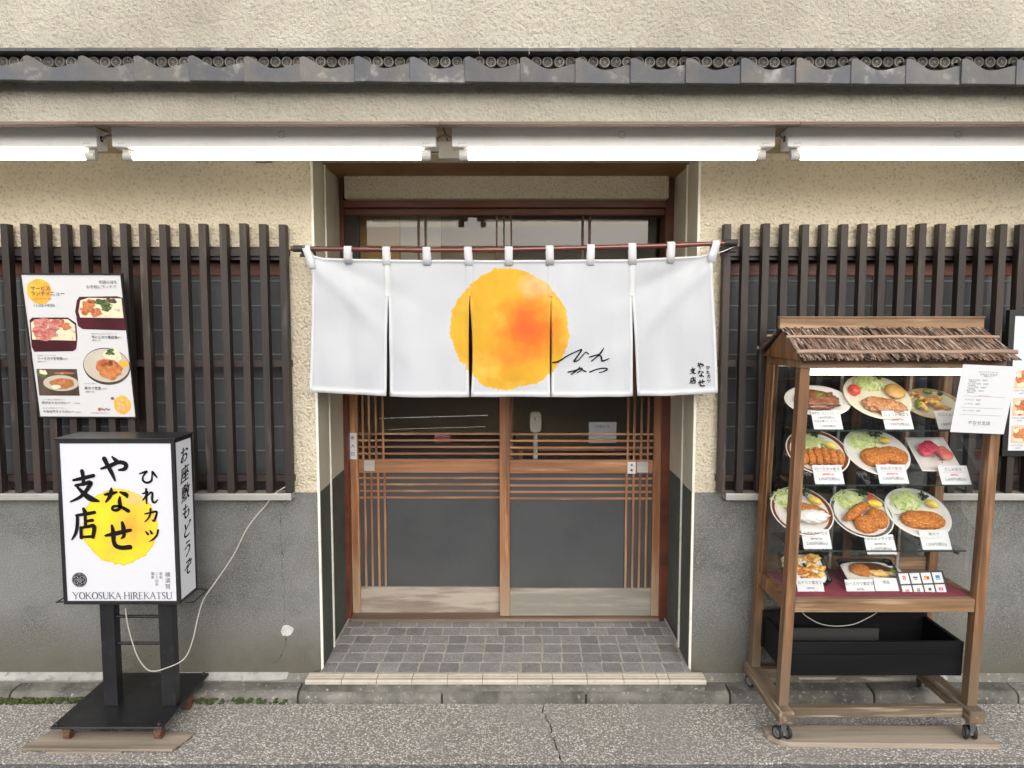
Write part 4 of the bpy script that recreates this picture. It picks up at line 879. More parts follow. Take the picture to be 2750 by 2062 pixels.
B('back_panel', sx0 + ft, sx1 - ft, yb - .008, yb - .004, sz0 + ft, sz1 - ft, 'panel', sg); B('bottom_plate', sx0 + ft, sx1 - ft, ya + ft, yb - ft, sz0 + .002, sz0 + .005, 'blackp', sg)
# face lettering
c5 = crop(0, 1150, 1.8186); T = wallT(ya + .0015)
def s5(x, y): p_ = c5(x, y, D1); return p_.x, p_.z
fk = D1 / FS / 1.8186 * 1.035
for ch, x, y, w_, h_ in (('や', 555, 198, 128, 122), ('な', 570, 350, 122, 118), ('せ', 578, 522, 125, 138), ('支', 408, 287, 128, 150), ('店', 410, 470, 118, 148), ('ひ', 722, 237, 88, 72), ('れ', 732, 332, 75, 76), ('カ', 737, 425, 70, 66), ('ツ', 742, 520, 68, 66)):
    q = s5(x, y); mb = MB(); glyph(mb, ch, q[0], q[1], w_ * fk, h_ * fk, T, 0, 1.62); mk('brush_character', mb, 'ink', fp)
mb = MB(); q = s5(598, 818); serif(mb, 'YOKOSUKA HIREKATSU', q[0], q[1], 33 * fk, 482 * fk, T)
mk('latin_lettering', mb, 'ink', fp)
mb = MB()
for i, ch in enumerate('横須賀'): q = s5(818, 717 + i * 29); mb.text(ch, 27 * fk, lambda u, v, z, q=q: T(q[0] + u, q[1] + v))
for x, tx in ((785, '昭和'), (765, '二十四年'), (744, '開業')):
    for i, ch in enumerate(tx): q = s5(x, 712 + i * 17.5); mb.text(ch, 16.5 * fk, lambda u, v, z, q=q: T(q[0] + u, q[1] + v))
mk('small_lettering', mb, 'ink_g', fp)
mb = MB(); q = s5(386, 741); r_ = 36 * fk
mb.prism([(q[0] + r_ * math.cos(t), ya + .0032, q[1] + r_ * math.sin(t)) for t in [2 * math.pi * i / 32 for i in range(32)]], (0, -.0014, 0))
T2 = wallT(ya + .0013)
mb.ribbon([(q[0] + .88 * r_ * math.cos(t), q[1] + .88 * r_ * math.sin(t), .0008) for t in [2 * math.pi * i / 24 for i in range(25)]], T2, 1, sub=1)
for k in range(6):
    a = math.pi * k / 3 + math.pi / 6; cx_, cz_ = q[0] + .48 * r_ * math.cos(a), q[1] + .48 * r_ * math.sin(a)
    mb.ribbon([(cx_ + .27 * r_ * math.cos(t), cz_ + .27 * r_ * math.sin(t), .0006) for t in [2 * math.pi * i / 12 for i in range(13)]], T2, 1, sub=1)
    mb.ribbon([(q[0], q[1], .0005), (q[0] + .75 * r_ * math.cos(a), q[1] + .75 * r_ * math.sin(a), .0005)], T2, 1, sub=1)
mk('round_crest', mb, ['ink', 'panel'], fp)
# side lettering
mb = MB(); Ts = lambda u, v, z=0: Vector((sx1 - .001, u, v))
ys_ = (ya + yb) / 2
for i, ch in enumerate('お座敷もどうぞ'):
    zc_ = 1.086 - i * .0745; [mb.text(ch, .068, lambda u, v, z, zc_=zc_: Ts(ys_ + u * 1.1 + dx, zc_ + v + u * .18 + dx * .5, 0) + Vector((dd, 0, 0)), 0, shear=.12) for dx, dd in ((-.0016, 0), (0, .0002), (.0016, .0004))]
mk('side_lettering', mb, 'ink', spn)
# legs, rungs, base plate, castors
lg = []
for a in (-1.622, -1.392):
    lg.append(mk('leg', MB().box(a, a + .055, D1 - WALLD + .055, D1 - WALLD + .10, .0855, sz0 + .002), 'blackp', sg, bevel=.002))
for z in (.445, .335): mk('rung', MB().tube([(-1.5665, -.285, z), (-1.3925, -.285, z)], .0065, 8), 'blackp', sg)
mk('base_plate', MB().box(-1.745, -1.32, -.456, -.022, .073, .085), 'blackp', sg, bevel=.006)
for x, y in ((-1.728, -.438), (-1.338, -.438), (-1.338, -.04), (-1.728, -.04)): mk('plate_bolt', MB().lathe([(.0001, .007), (.006, .007), (.008, .004), (.0085, 0)], 8, 0, Matrix.Translation((x, y, .0852))), 'rubber', sg)
for x, y in ((-1.70, -.415), (-1.352, -.415), (-1.352, -.17), (-1.70, -.17)):
    base = .0175 if y < -.3 else .0005
    cst = mk('castor', MB().box(x - .016, x + .016, y - .014, y + .02, base + .030, .0725), 'rust', sg, bevel=.002)
    mk('wheel', MB().tube([(x - .012, y, base + .018), (x + .012, y, base + .018)], .018, 16), 'rust', cst)
mk('wire_handle', MB().tube([(sx1, ya + .012, sz0 + .008), (sx1 + .045, ya + .012, sz0 + .004), (sx1 + .045, yb - .012, sz0 + .004), (sx1, yb - .012, sz0 + .008)], .0028, 6), 'blackp', sg)
mk('wire_handle', MB().tube([(sx0, ya + .012, sz0 + .008), (sx0 - .035, ya + .012, sz0 + .004), (sx0 - .035, yb - .012, sz0 + .004), (sx0, yb - .012, sz0 + .008)], .0028, 6), 'blackp', sg)
pl = [V(47, 1600, 2.60), V(88, 1575, 2.62)]
mb = MB().prism([(-1.845, -.480, .006), (-1.270, -.488, .006), (-1.235, -.368, .006), (-1.80, -.36, .006)], (0, 0, .010))
item('wooden_board', 'thin worn plank on the ground under the box sign', 'board', mb, 'board', bevel=.002)
item('wooden_board', 'small plank lying beneath the thin plank under the box sign', 'board', MB().box(-1.66, -1.44, -.60, -.5965, 0, .009).box(-1.66, -1.44, -.6, -.597, 0, .009) if 0 else MB().box(-1.74, -1.46, -.488, -.37, .0, .0057), 'board')
# power cord
cp_ = [(c5(612, 885, 2.80), 0)]
pts = [c5(613, 878, 2.80), c5(622, 950, 2.79), c5(645, 1040, 2.78), (c5(680, 1130, 2.77)), c5(735, 1185, 2.76), c5(820, 1168, 2.77), c5(900, 1125, 2.79), c5(940, 1040, 2.81), c5(965, 930, 2.83), c5(995, 835, 2.86), c5(1060, 740, 2.9), c5(1140, 620, 2.96), c5(1200, 500, 3.01), c5(1250, 430, 3.04), c5(1290, 385, 3.05)] + [P(740, 1325, 3.045), P(765, 1308, 3.03)]
def smooth(p, n=6):
    e = [2 * p[0] - p[1]] + p + [2 * p[-1] - p[-2]]; out = []
    for i in range(1, len(e) - 2):
        for k in range(n): t = k / n; a, b, c, d = e[i - 1:i + 3]; out.append(.5 * ((2 * b) + (c - a) * t + (2 * a - 5 * b + 4 * c - d) * t * t + (3 * b - a - 3 * c + d) * t ** 3))
    return out + [p[-1]]
item('power_cord', 'pale grey cord running from the box sign up to the window sill', 'cord', MB().tube(smooth(pts), .0027, 6), 'cable')

# ============================================================ menu poster hung on the left lattice
def printed(name, label, cat, W, H, corners, build, mlist, frame='sheet', fw=.006, th=.012):
    """thin framed sheet, local x right, y up, z towards the viewer; placed with bottom-left corner, edges from corners"""
    bl, br_, tl = corners; root = empty(name, label, cat, (0, 0, 0)); 
    ex = (br_ - bl).normalized(); ey = (tl - bl); ey = (ey - ex * ey.dot(ex)).normalized(); ez = ex.cross(ey)
    mk('backing', MB().box(0, W, 0, H, -th, -.0005), mlist[0], root, org=(0, 0, 0))
    if frame: 
        mb = MB().box(-fw, W + fw, -fw, 0, -th, .004).box(-fw, W + fw, H, H + fw, -th, .004).box(-fw, 0, 0, H, -th, .004).box(W, W + fw, 0, H, -th, .004); mk('frame', mb, frame, root, org=(0, 0, 0), bevel=.001)
    mb = MB(); build(mb, W, H); mk('print', mb, mlist, root, org=(0, 0, 0))
    m = Matrix((ex, ey, ez)).transposed().to_4x4(); m.translation = bl; root.matrix_world = m; return root
fm = ['paper2', 'ink_g', M('print_yellow', (.82, .47, .06), (.78, .36, .03), scale=20, rough=.4), M('print_meat', (.42, .09, .035), (.55, .22, .09), scale=55, rough=.4, c=(.62, .36, .2), cscale=90), M('print_rice', (.72, .64, .42), (.78, .74, .62), scale=60, rough=.4, c=(.55, .36, .12), cscale=60),
      M('print_maroon', (.085, .014, .025), (.05, .01, .015), scale=10, rough=.3), M('print_green', (.04, .08, .03), (.16, .2, .05), scale=70, rough=.5), M('print_plate', (.58, .53, .44), (.50, .45, .37), scale=6, rough=.4), M('print_dark', (.10, .07, .05), (.05, .035, .03), scale=12, rough=.4), M('print_fry', (.50, .16, .05), (.62, .26, .1), scale=50, rough=.4, c=(.3, .07, .03), cscale=70), 'red_ink', M('print_curry', (.36, .13, .04), (.46, .2, .07), scale=40, rough=.4), M('print_pink', (.62, .26, .22), (.42, .09, .08), scale=45, rough=.3, c=(.74, .45, .4), cscale=60)]
def poster_build(mb, W, H):
    # page coordinates from the photo crop: page TL(150,305) TR(705,305) BR(750,1075) BL(222,1075)
    def pg(x, y):
        t = (y - 305) / 770; xl_ = 150 + 72 * t; xr_ = 708 + 42 * t; return ((x - xl_) / (xr_ - xl_) * W, (1 - t) * H)
    kx = W / 545; ky = H / 770
    z = .0004
    def bl(x, y, rx, ry, m, s_=0, amp=.1, lay=1, rot=0):
        q = pg(x, y); mb.blob(q[0], q[1], rx * kx, ry * ky, z * lay, m, s_, amp, 30, rot)
    def tx(s_, x, y, sz, m=1, lay=6, al='LEFT', off=0, T=None):
        q = pg(x, y); mb.text(s_, sz * kx, lambda u, v, zz: Vector((q[0] + u, q[1] + v, z * lay)), m, offset=off, align=al)
    bl(246, 392, 70, 66, 2, 1, .05)
    tx('サービス', 200, 378, 27, off=.0004); tx('ランチメニュー', 200, 405, 27, off=.0004); tx('ＬＵＮＣＨ ＭＥＮＵ', 205, 432, 12); tx('11:00-14:00', 210, 466, 25)
    tx('老舗の味を', 583, 343, 21); tx('お手軽にランチで', 512, 368, 21)
    def quadm(pts, m, lay): mb.add([(*pg(x, y), z * lay) for x, y in pts], [range(len(pts))], m)
    # lacquer box top right
    quadm([(470, 420), (455, 440), (442, 500), (450, 535), (455, 570), (480, 590), (722, 598), (718, 530), (714, 425), (680, 416)], 5, 1)
    quadm([(462, 500), (474, 440), (520, 425), (706, 428), (712, 532), (470, 530)], 4, 2); 
    for x, y, rx, ry, m, s_ in ((520, 460, 40, 28, 9, 1), (500, 490, 30, 22, 3, 2), (560, 500, 38, 20, 3, 3), (650, 505, 52, 22, 4, 4), (600, 450, 44, 22, 6, 5), (650, 440, 30, 14, 8, 6), (620, 480, 30, 14, 6, 7), (690, 470, 16, 26, 4, 8), (540, 445, 20, 12, 11, 9)): bl(x, y, rx, ry, m, s_, .3, 3 + (s_ % 2))
    quadm([(448, 532), (716, 534), (720, 598), (480, 592), (455, 575)], 5, 3)
    tx('卵とじカツ重定食', 528, 636, 18, off=.0003); tx('1,200円', 655, 637, 11); tx('(限定つき)', 528, 653, 11); tx('特製のタレとふわふわの卵でとじた', 528, 617, 9)
    # box left
    quadm([(185, 545), (200, 532), (400, 530), (445, 560), (448, 640), (438, 700), (420, 712), (205, 716), (190, 690)], 5, 1)
    quadm([(196, 650), (192, 560), (215, 542), (400, 540), (438, 570), (440, 655)], 4, 2)
    for x, y, rx, ry, m, s_ in ((250, 560, 52, 26, 12, 1), (330, 565, 54, 28, 12, 2), (240, 605, 48, 26, 12, 3), (300, 610, 46, 26, 12, 4), (380, 575, 38, 22, 3, 5), (370, 630, 50, 20, 4, 6), (270, 640, 40, 14, 12, 7)): bl(x, y, rx, ry, m, s_, .3, 3 + (s_ % 2))
    quadm([(190, 655), (446, 655), (438, 700), (420, 712), (205, 716), (192, 690)], 5, 3)
    tx('ソースカツ丼定食', 220, 753, 18, off=.0003); tx('1,000円', 355, 755, 11); tx('(限定つき)', 220, 770, 11); tx('甘めのソースにくぐらせた', 220, 736, 9)
    # plate right
    q = pg(606, 795)
    mb.blob(q[0] - .002, q[1], 132 * kx, 102 * ky, z, 8, 0, 0, 40); mb.blob(q[0] - .002, q[1] + .004, 128 * kx, 92 * ky, z * 2, 7, 0, 0, 40)
    bl(640, 735, 54, 36, 4, 3, .2, 3); bl(628, 714, 26, 16, 6, 4, .4, 4); bl(700, 778, 30, 18, 2, 5, .2, 3); bl(570, 800, 26, 30, 9, 6, .2, 4); bl(625, 815, 70, 46, 9, 7, .2, 5); bl(600, 775, 48, 20, 3, 8, .2, 5)
    tx('串カツ定食', 475, 916, 19, off=.0003); tx('1,000円', 567, 919, 11); tx('(限定つき)', 480, 935, 11); tx('サクサクの串カツ', 475, 890, 9)
    # curry photo
    quadm([(211, 810), (436, 810), (446, 958), (222, 958)], 8, 1)
    bl(345, 888, 100, 44, 7, 0, 0, 2); bl(350, 890, 72, 30, 11, 2, .12, 3); bl(318, 908, 30, 10, 4, 3, .2, 4); bl(350, 878, 30, 12, 3, 4, .3, 4); bl(240, 835, 28, 24, 6, 5, .3, 2); bl(250, 828, 22, 14, 4, 6, .3, 3); bl(365, 833, 60, 5, 3, 7, .1, 2)
    tx('揚げたてカツカレー', 235, 999, 18, off=.0003); tx('1,000円', 412, 1001, 11); tx('やなせ風ライスカレー', 240, 1048, 18, off=.0003); tx('1,000円', 415, 1051, 11); tx('じっくり煮込んだ自家製のカレー', 235, 980, 9); tx('昔ながらの味わいのライスカレー', 240, 1028, 9)
    q = pg(680, 1008); mb.blob(q[0], q[1], 50 * kx, 50 * ky, z, 2, 7, .06, 30)
    f3 = lambda u, v, zz=0: Vector((u, v, z * 4 + zz))
    for ch, x, y, s_ in (('や', 682, 985, 22), ('な', 685, 1010, 22), ('せ', 687, 1034, 22), ('支', 661, 1000, 19), ('店', 662, 1025, 19), ('ひ', 705, 982, 12), ('れ', 706, 996, 12), ('カ', 708, 1010, 12), ('ツ', 709, 1024, 12)): qq = pg(x, y); glyph(mb, ch, qq[0], qq[1], s_ * kx, s_ * ky, f3, 0, 1.2)
    bl(628, 972, 10, 9, 1, 0, 0, 5); quadm([(545, 1025), (560, 1025), (560, 1041), (545, 1041)], 10, 4); tx('PayPay', 563, 1033, 18, off=.0003); tx('表示価格は全て税込です', 505, 1055, 9)
bl_, br0, tl_ = V(87, 899, 3.028), V(293, 900, 3.028), V(59, 603, 2.955)
printed('menu_poster', 'white lunch menu poster with four dishes, hung on the left lattice above the sign', 'poster', (br0 - bl_).length, .585, (bl_, br0, tl_), poster_build, fm)

# framed poster right of the case
def poster2(mb, W, H):
    z = .0004
    for i in range(9):
        for j in range(11): 
            mb.text(random.choice('味とろ豚ひれかつの老舗厚切柔定食肉さく'), .0085, lambda u, v, zz, i=i, j=j: Vector((W - .045 - i * .013 + u, H - .05 - j * .0105 + v, z)), 1)
    mb.box(.012, W - .012, H - .185, H - .1845, z, z + .0002, 1)
    for r_ in range(3):
        for c_ in range(3):
            x, y = .012 + c_ * .085, H - .30 - r_ * .115
            mb.add([(x, y, z), (x + .075, y, z), (x + .075, y + .075, z), (x, y + .075, z)], [(0, 1, 2, 3)], 7 if 0 else 13)
            mb.blob(x + .04, y + .038, .032, .028, z * 2, 3 if (r_ + c_) % 2 else 9, r_ * 3 + c_, .3); mb.blob(x + .02, y + .055, .012, .01, z * 3, 6 if c_ else 4, r_ + c_, .3); mb.blob(x + .03, y + .015, .02, .008, z * 3, 4, r_ + 7, .3)
            mb.text('ひれカツ定食', .0085, lambda u, v, zz, x=x, y=y: Vector((x + u, y - .010 + v, z)), 1, align='LEFT'); mb.text('2,000円', .007, lambda u, v, zz, x=x, y=y: Vector((x + .02 + u, y - .021 + v, z)), 1, align='LEFT')
random.seed(4)
a = V(2176, 973, 3.03); b = V(2176 + 150, 973, 3.03); t_ = V(2176, 682, 3.03)
fm2 = fm + [M('print_cream', (.66, .52, .36), rough=.4)]
printed('framed_menu', 'black framed menu with food photographs at the right picture edge', 'poster', (b - a).length, t_.z - a.z, (a, b, Vector((a.x, a.y, a.z + .5))), poster2, ['paper', 'ink_g'] + fm2[2:], fw=.024, th=.02)

# ============================================================ food display case
sh = .032
def shx(p): return Vector((p[0] + sh * (p[2] - .15), p[1], p[2]))
cx0, cx1 = 1.013, 1.766; cy0, cy1 = 2.67 - 3.1, 3.03 - 3.1       # outer legs
case = empty('display_case', 'wooden glazed food display case with a bark thatched roof, on castors', 'display case', ((cx0 + cx1) / 2, -.28, .03))
def cbox(name, x0, x1, y0, y1, z0, z1, m, bevel=.002, parent=case):
    mb = MB(); k = -sh * .15
    mb.box(x0 + k, x1 + k, y0, y1, z0, z1, 0, sh); return mk(name, mb, m, parent, bevel=bevel)
pw, pd = .037, .044; CT = 1.468
for x in (cx0, cx1 - pw):
    for y in (cy0, cy1 - pd): cbox('corner_post', x, x + pw, y, y + pd, .152, CT - .03, 'case')
zt_, zb_ = CT - .0295, CT
for y in (cy0, cy1 - pd): cbox('top_rail', cx0, cx1, y, y + pd, zt_, zb_, 'case_x')
for x in (cx0, cx1 - pw): cbox('top_side_rail', x, x + pw, cy0 + pd + .001, cy1 - pd - .001, zt_, zb_, 'case')
fz0, fz1 = .518, .568
for y in (cy0 + .004, cy1 - .034): cbox('deck_rail', cx0 + pw + .001, cx1 - pw - .001, y, y + .03, fz0, fz1, 'case_x')
for x in (cx0 + .003, cx1 - pw + .001): cbox('deck_side_rail', x, x + .03, cy0 + pd + .001, cy1 - pd - .001, fz0, fz1, 'case')
cbox('deck_board', cx0 + .036, cx1 - .036, cy0 + .036, cy1 - .036, fz0 + .01, fz1 - .006, 'case_x')
cbox('felt_lining', cx0 + .0365, cx1 - .0365, cy0 + .034, cy1 - .036, fz1 - .0055, fz1 - .001, 'felt', 0)
# window frames
for y, nm in ((cy1 - .024, 'back'),):
    cbox('back_frame', cx0 + pw + .001, cx1 - pw - .001, y, y + .016, fz1 + .001, fz1 + .055, 'case_x')
    cbox('back_frame', cx0 + .36, cx0 + .395, y, y + .016, fz1 + .056, zt_ - .001, 'case'); cbox('back_frame', cx0 + .135, cx0 + .15, y, y + .016, fz1 + .056, zt_ - .001, 'case')
    cbox('back_frame', cx1 - .18, cx1 - .145, y, y + .016, fz1 + .056, zt_ - .001, 'case')
cbox('back_glass', cx0 + pw + .001, cx1 - pw - .001, cy1 - .007, cy1 - .004, fz1 + .001, zt_ - .001, 'glass_c', 0)
cbox('front_glass', cx0 + pw + .001, cx1 - pw - .001, cy0 + .016, cy0 + .019, fz1 + .001, zt_ - .001, 'glass_c', 0)
for x in (cx0 + .015, cx1 - .018): cbox('side_glass', x, x + .003, cy0 + pd + .001, cy1 - pd - .001, fz1 + .001, zt_ - .001, 'glass_c', 0)
cbox('side_frame', cx0 + .004, cx0 + .012, cy1 - pd - .03, cy1 - pd - .002, fz1 + .001, zt_ - .001, 'case')
for x in (cx0 + .30, cx1 - .17): cbox('shelf_standard', x, x + .010, cy1 - .034, cy1 - .0255, fz1 + .01, zt_ - .01, 'alum', 0)
SHZ = [1.199, .990, .734]
for z in SHZ:
    s_ = cbox('glass_shelf', cx0 + pw + .006, cx1 - pw - .006, 2.745 - 3.1, cy1 - .04, z - .005, z, 'acryl', 0)
    cbox('shelf_edge', cx0 + pw + .006, cx1 - pw - .006, 2.745 - 3.1013, 2.745 - 3.1003, z - .005, z, 'edge', 0, s_)
    for x in (cx0 + .06, cx1 - .075):
        q = shx((x, 0, z)); mk('shelf_arm', MB().beam((q.x, cy1 - .036, z - .012), (q.x, -.36, z - .010), .006, .012), 'chrome', s_)
# crate below the deck
z0_, z1_ = .250, .384; ax, bx = cx0 - .002, cx1 - .038
crt = empty('slatted_crate', 'black painted open wooden crate held between the legs of the display case', 'crate', ((cx0 + cx1) / 2, -.28, z0_))
yf = cy0 + pd + .002
ins0, ins1 = cx0 + pw + .002 - .03, cx1 - pw - .002
for nm, (x0, x1, y0, y1, za, zb2) in (('front_board', (cx0 + .03, ins1 + .0, yf, yf + .016, z0_, (z0_ + z1_) / 2 + .015)), ('front_board', (cx0 + .03, ins1, yf, yf + .016, (z0_ + z1_) / 2 + .0165, z1_)), ('back_board', (cx0 + .03, ins1, cy1 - pd - .02, cy1 - pd - .004, z0_, z1_ + .02)), ('side_board', (cx0 + .036, cx0 + .052, yf + .017, cy1 - pd - .021, z0_, z1_)), ('side_board', (ins1 - .018, ins1 - .002, yf + .017, cy1 - pd - .021, z0_, z1_)), ('bottom_board', (cx0 + .053, ins1 - .019, yf + .017, cy1 - pd - .021, z0_, z0_ + .012))):
    cbox(nm, x0, x1, y0, y1, za, zb2, 'crate', .0015, crt)
cbox('inner_board', cx0 + .053, cx0 + .45, -.26, -.25, z0_ + .013, z1_ + .0, M('grey_black_wood', (.03, .03, .028), rough=.8), .001, crt)
q0 = cf(560, 238, 2.75); mb = MB().tube(smooth([cf(560, 225, 2.78), cf(600, 265, 2.78), cf(700, 318, 2.78), cf(820, 335, 2.78), cf(950, 320, 2.78), cf(1060, 270, 2.78), cf(1120, 235, 2.80)]), .002, 6)
item('hanging_cord', 'thin cord hanging in a curve under the display case deck', 'cord', mb, 'cable')
# feet, cross beams, castors
for x in (cx0 - .012, cx1 - pw - .014):
    mk('foot_rail', MB().box(x, x + .060, cy0 - .040, cy1 + .02, .102, .151), 'foot_y', case, bevel=.006)
    for y in (cy0 - .022,): pass
mk('cross_beam', MB().box(cx0 + .049, cx1 - pw - .015, cy0 + .0, cy0 + .035, .108, .146), 'foot', case, bevel=.003)
mk('cross_beam', MB().box(cx0 + .049, cx1 - pw - .015, cy1 - .045, cy1 - .015, .108, .146), 'foot', case, bevel=.003)
for x in (cx0 + .016, cx1 - pw + .016):
    for y, gz in ((cy0 - .005, .024), (cy1 - .04, .062)):
        cst = mk('castor', MB().box(x - .017, x + .017, y - .017, y + .017, .096, .1015).box(x - .010, x + .010, y - .012, y + .022, gz + .02, .0955), 'chrome', case, bevel=.002)
        for dx, sgn in ((-.017, -1), (.017, 1)):
            T_ = Matrix.Translation((x + dx, y + .006, gz + .0255)) @ Matrix.Rotation(R(25 if x < 1.3 else -18), 4, 'Z') @ Matrix.Rotation(R(90), 4, 'Y')
            rw = .0255
            mk('wheel', MB().lathe([(.0001, -.006), (.006, -.006), (.007, -.004), (.015, -.004), (.017, -.006), (rw - .002, -.006), (rw, -.004), (rw, .004), (rw - .002, .006), (.017, .006), (.015, .004), (.007, .004), (.006, .006), (.0001, .006)], 24, [1, 1, 1, 1, 0, 0, 0, 0, 0, 1, 1, 1, 1], T_), ['rubber', 'hub'], cst)
pts = [cf(222, 1040, 2.68), cf(350, 1205, 2.55), cf(1985, 1240, 2.54), cf(1935, 1140, 2.60)]
mb = MB().prism([(.985, -.33, 0), (.985, -.40, 0), (1.02, -.440, 0), (1.05, -.452, 0), (1.835, -.466, 0), (1.838, -.45, 0), (1.815, -.33, 0)], (0, 0, .022))
item('wooden_board', 'long weathered plank with rounded corner under the display case castors', 'board', mb, 'board', bevel=.004)
# roof
rf = mk('roof', MB(), 'case') if 0 else None
RY = 2.83 - 3.1; ez, rz = 1.470, 1.578; ef_y, eb_y = cy0 - .055, cy1 + .045; rx0, rx1 = 1.034, 1.812; es = .0
def slope(x0, x1, side): return None
roof = mk('roof_deck', MB().prism([(rx0 + .02, ef_y + .02, ez + .002), (rx0 + .02, RY, rz - .004), (rx0 + .02, eb_y - .02, ez + .002)], (rx1 - rx0 - .04, 0, 0)), 'case_x', case)
random.seed(21)
for side, ye in ((1, ef_y), (-1, eb_y)):
    mb = MB(); d = Vector((0, ye - RY, ez - rz)); L_ = d.length; d.normalize(); nrm = Vector((0, d.z * (1 if ye < RY else -1), abs(d.y))).normalized()
    nrm = Vector((0, (-1 if ye < RY else 1) * abs(d.z), abs(d.y))); nst = 1500 if side == 1 else 500
    for i in range(nst):
        lay = random.random(); x = random.uniform(rx0, rx1 - .01); l = random.uniform(.05, .13); st = random.uniform(-.005, L_ - l + .018) if random.random() < .75 else L_ - l + random.uniform(-.002, .022)
        w_ = random.uniform(.0025, .009); sk = random.uniform(-.04, .04); h0 = .005 + lay * .010
        a = Vector((x, RY, rz)) + d * st + nrm * (h0 + random.uniform(0, .003)); b = a + d * l + Vector((sk * l, 0, 0)) + nrm * random.uniform(-.001, .004)
        mb.beam(a, b, w_, .0018, 0, nrm)
    mk('thatch', mb, 'thatch', case, kind='stuff')
    mk('thatch_underlay', MB().prism([Vector((rx0 + .004, RY, rz)) + nrm * .001, Vector((rx1 - .004, RY, rz)) + nrm * .001, Vector((rx1 - .004, ye, ez)) + nrm * .001, Vector((rx0 + .004, ye, ez)) + nrm * .001], nrm * .005), 'thatch_b', case)
    for fr_, rr in ((.42, .0062), (.90, .0085)):
        c_ = Vector((0, RY, rz)) + d * L_ * fr_ + nrm * .021; n = 40; pp = [Vector((rx0 - .012 + (rx1 - rx0 + .012) * t / n, c_.y, c_.z + .0015 * math.sin(t * .4))) for t in range(n + 1)]
        mk('bamboo_batten', MB().tube(pp, [rr * (1.16 if t % 9 == 5 else 1) for t in range(n + 1)], 10), 'bamboo', case)
mk('ridge_board', MB().box(rx0 - .006, rx1 + .0, RY - .013, RY + .013, rz + .004, rz + .044).box(rx0 - .008, rx1 + .002, RY - .018, RY + .018, rz + .0445, rz + .050), 'case_x', case, bevel=.002)
mk('gable_panel', MB().prism([(rx0 + .012, ef_y + .03, ez - .002), (rx0 + .012, RY, rz - .002), (rx0 + .012, eb_y - .03, ez - .002)], (.0075, 0, 0)), 'case', case)
mk('gable_panel', MB().prism([(rx1 - .02, ef_y + .03, ez - .002), (rx1 - .02, RY, rz - .002), (rx1 - .02, eb_y - .03, ez - .002)], (.0075, 0, 0)), 'case', case)
# lamp in the case
q = shx((0, 0, 1.42)); lp = empty('case_lamp', 'lit tube lamp under the roof inside the display case', 'lamp', (q.x + 1.3, -.36, 1.415))
mk('lamp_body', MB().box(cx0 + .075, cx1 - .04, -.345, -.305, 1.432, 1.4375), 'white_metal', lp)
mk('lit_tube', MB().tube([(cx0 + .10, -.355, 1.4195), (cx1 - .06, -.355, 1.4195)], .0115, 14), 'tube_case', lp)
mk('tube_socket', MB().box(cx0 + .075, cx0 + .0995, -.368, -.342, 1.408, 1.4315), 'cap', lp); mk('tube_socket', MB().box(cx1 - .0595, cx1 - .04, -.368, -.342, 1.408, 1.4315), 'cap', lp)

# ------------------------------------------------------------ dishes (local: disc in XY, y away, z normal)
def plate(root, r, mset, sx=1, sy=1):
    t = .0022; prof = [(.0001, .003), (r * .60, .003), (r * .72, .006), (r * .86, .0125), (r * .96, .0165), (r, .0168), (r * 1.0, .0150), (r * .88, .010), (r * .6, -.001), (.0001, -.001)]
    ml = [0, 0, 0, 1, 2, 2, 0, 0, 0]
    return mk('plate', MB().lathe(prof, 48, ml, None, sx, sy), mset, root, org=(0, 0, 0))
def cabbage(root, cx, cy, rx, ry, h, n=190, seed=1):
    rnd = random.Random(seed); mb = MB(); mb.lump((cx, cy, .003), (rx * .85, ry * .85, h * .75), .2, 3, 2, 0, seed)
    for i in range(n):
        a = rnd.uniform(0, 2 * math.pi); q = rnd.random() ** .6; x, y = cx + rx * q * math.cos(a), cy + ry * q * math.sin(a); z = .004 + h * math.sqrt(max(0, 1 - q * q)) + rnd.uniform(0, .003)
        b = rnd.uniform(0, 2 * math.pi); l = rnd.uniform(.010, .022); dx, dy = math.cos(b) * l, math.sin(b) * l; w_ = rnd.uniform(.0008, .0014); nx, ny = -math.sin(b) * w_, math.cos(b) * w_
        k = rnd.uniform(.001, .004); vs = []
        for t in (0, .5, 1):
            px_, py_, pz = x + dx * (t - .5), y + dy * (t - .5), z + k * (1 - (2 * t - 1) ** 2); vs += [(px_ - nx, py_ - ny, pz), (px_ + nx, py_ + ny, pz)]
        mb.add(vs, [(0, 1, 3, 2), (2, 3, 5, 4)], 0)
    return mk('shredded_cabbage', mb, 'cabbage', root, org=(0, 0, 0))
def herb(root, cx, cy, z, r, seed=1, n=34):
    rnd = random.Random(seed); mb = MB()
    for i in range(n):
        a = rnd.uniform(0, 6.28); q = rnd.random() ** .7 * r; x, y = cx + q * math.cos(a), cy + q * math.sin(a); s_ = rnd.uniform(.0025, .0048)
        mb.lump((x, y, z + rnd.uniform(0, r * .4)), (s_, s_, s_ * .6), .8, 4, 1, 0, i + seed)
    for i in range(7): a = rnd.uniform(0, 6.28); mb.tube([(cx, cy, z), (cx + r * 1.2 * math.cos(a), cy + r * 1.2 * math.sin(a), z + .003)], .0007, 4)
    return mk('parsley', mb, 'parsley', root, org=(0, 0, 0))
def lump(root, name, c, r, m, amp=.12, fr=3, sub=4, seed=0, rot=0, power=1, label=None):
    T_ = Matrix.Translation(c) @ Matrix.Rotation(rot, 4, 'Z'); o = mk(name, MB().lump((0, 0, 0), r, amp, fr, sub, 0, seed, T_, power), m, root, org=(0, 0, 0))
    if label: o['label'] = label
    return o
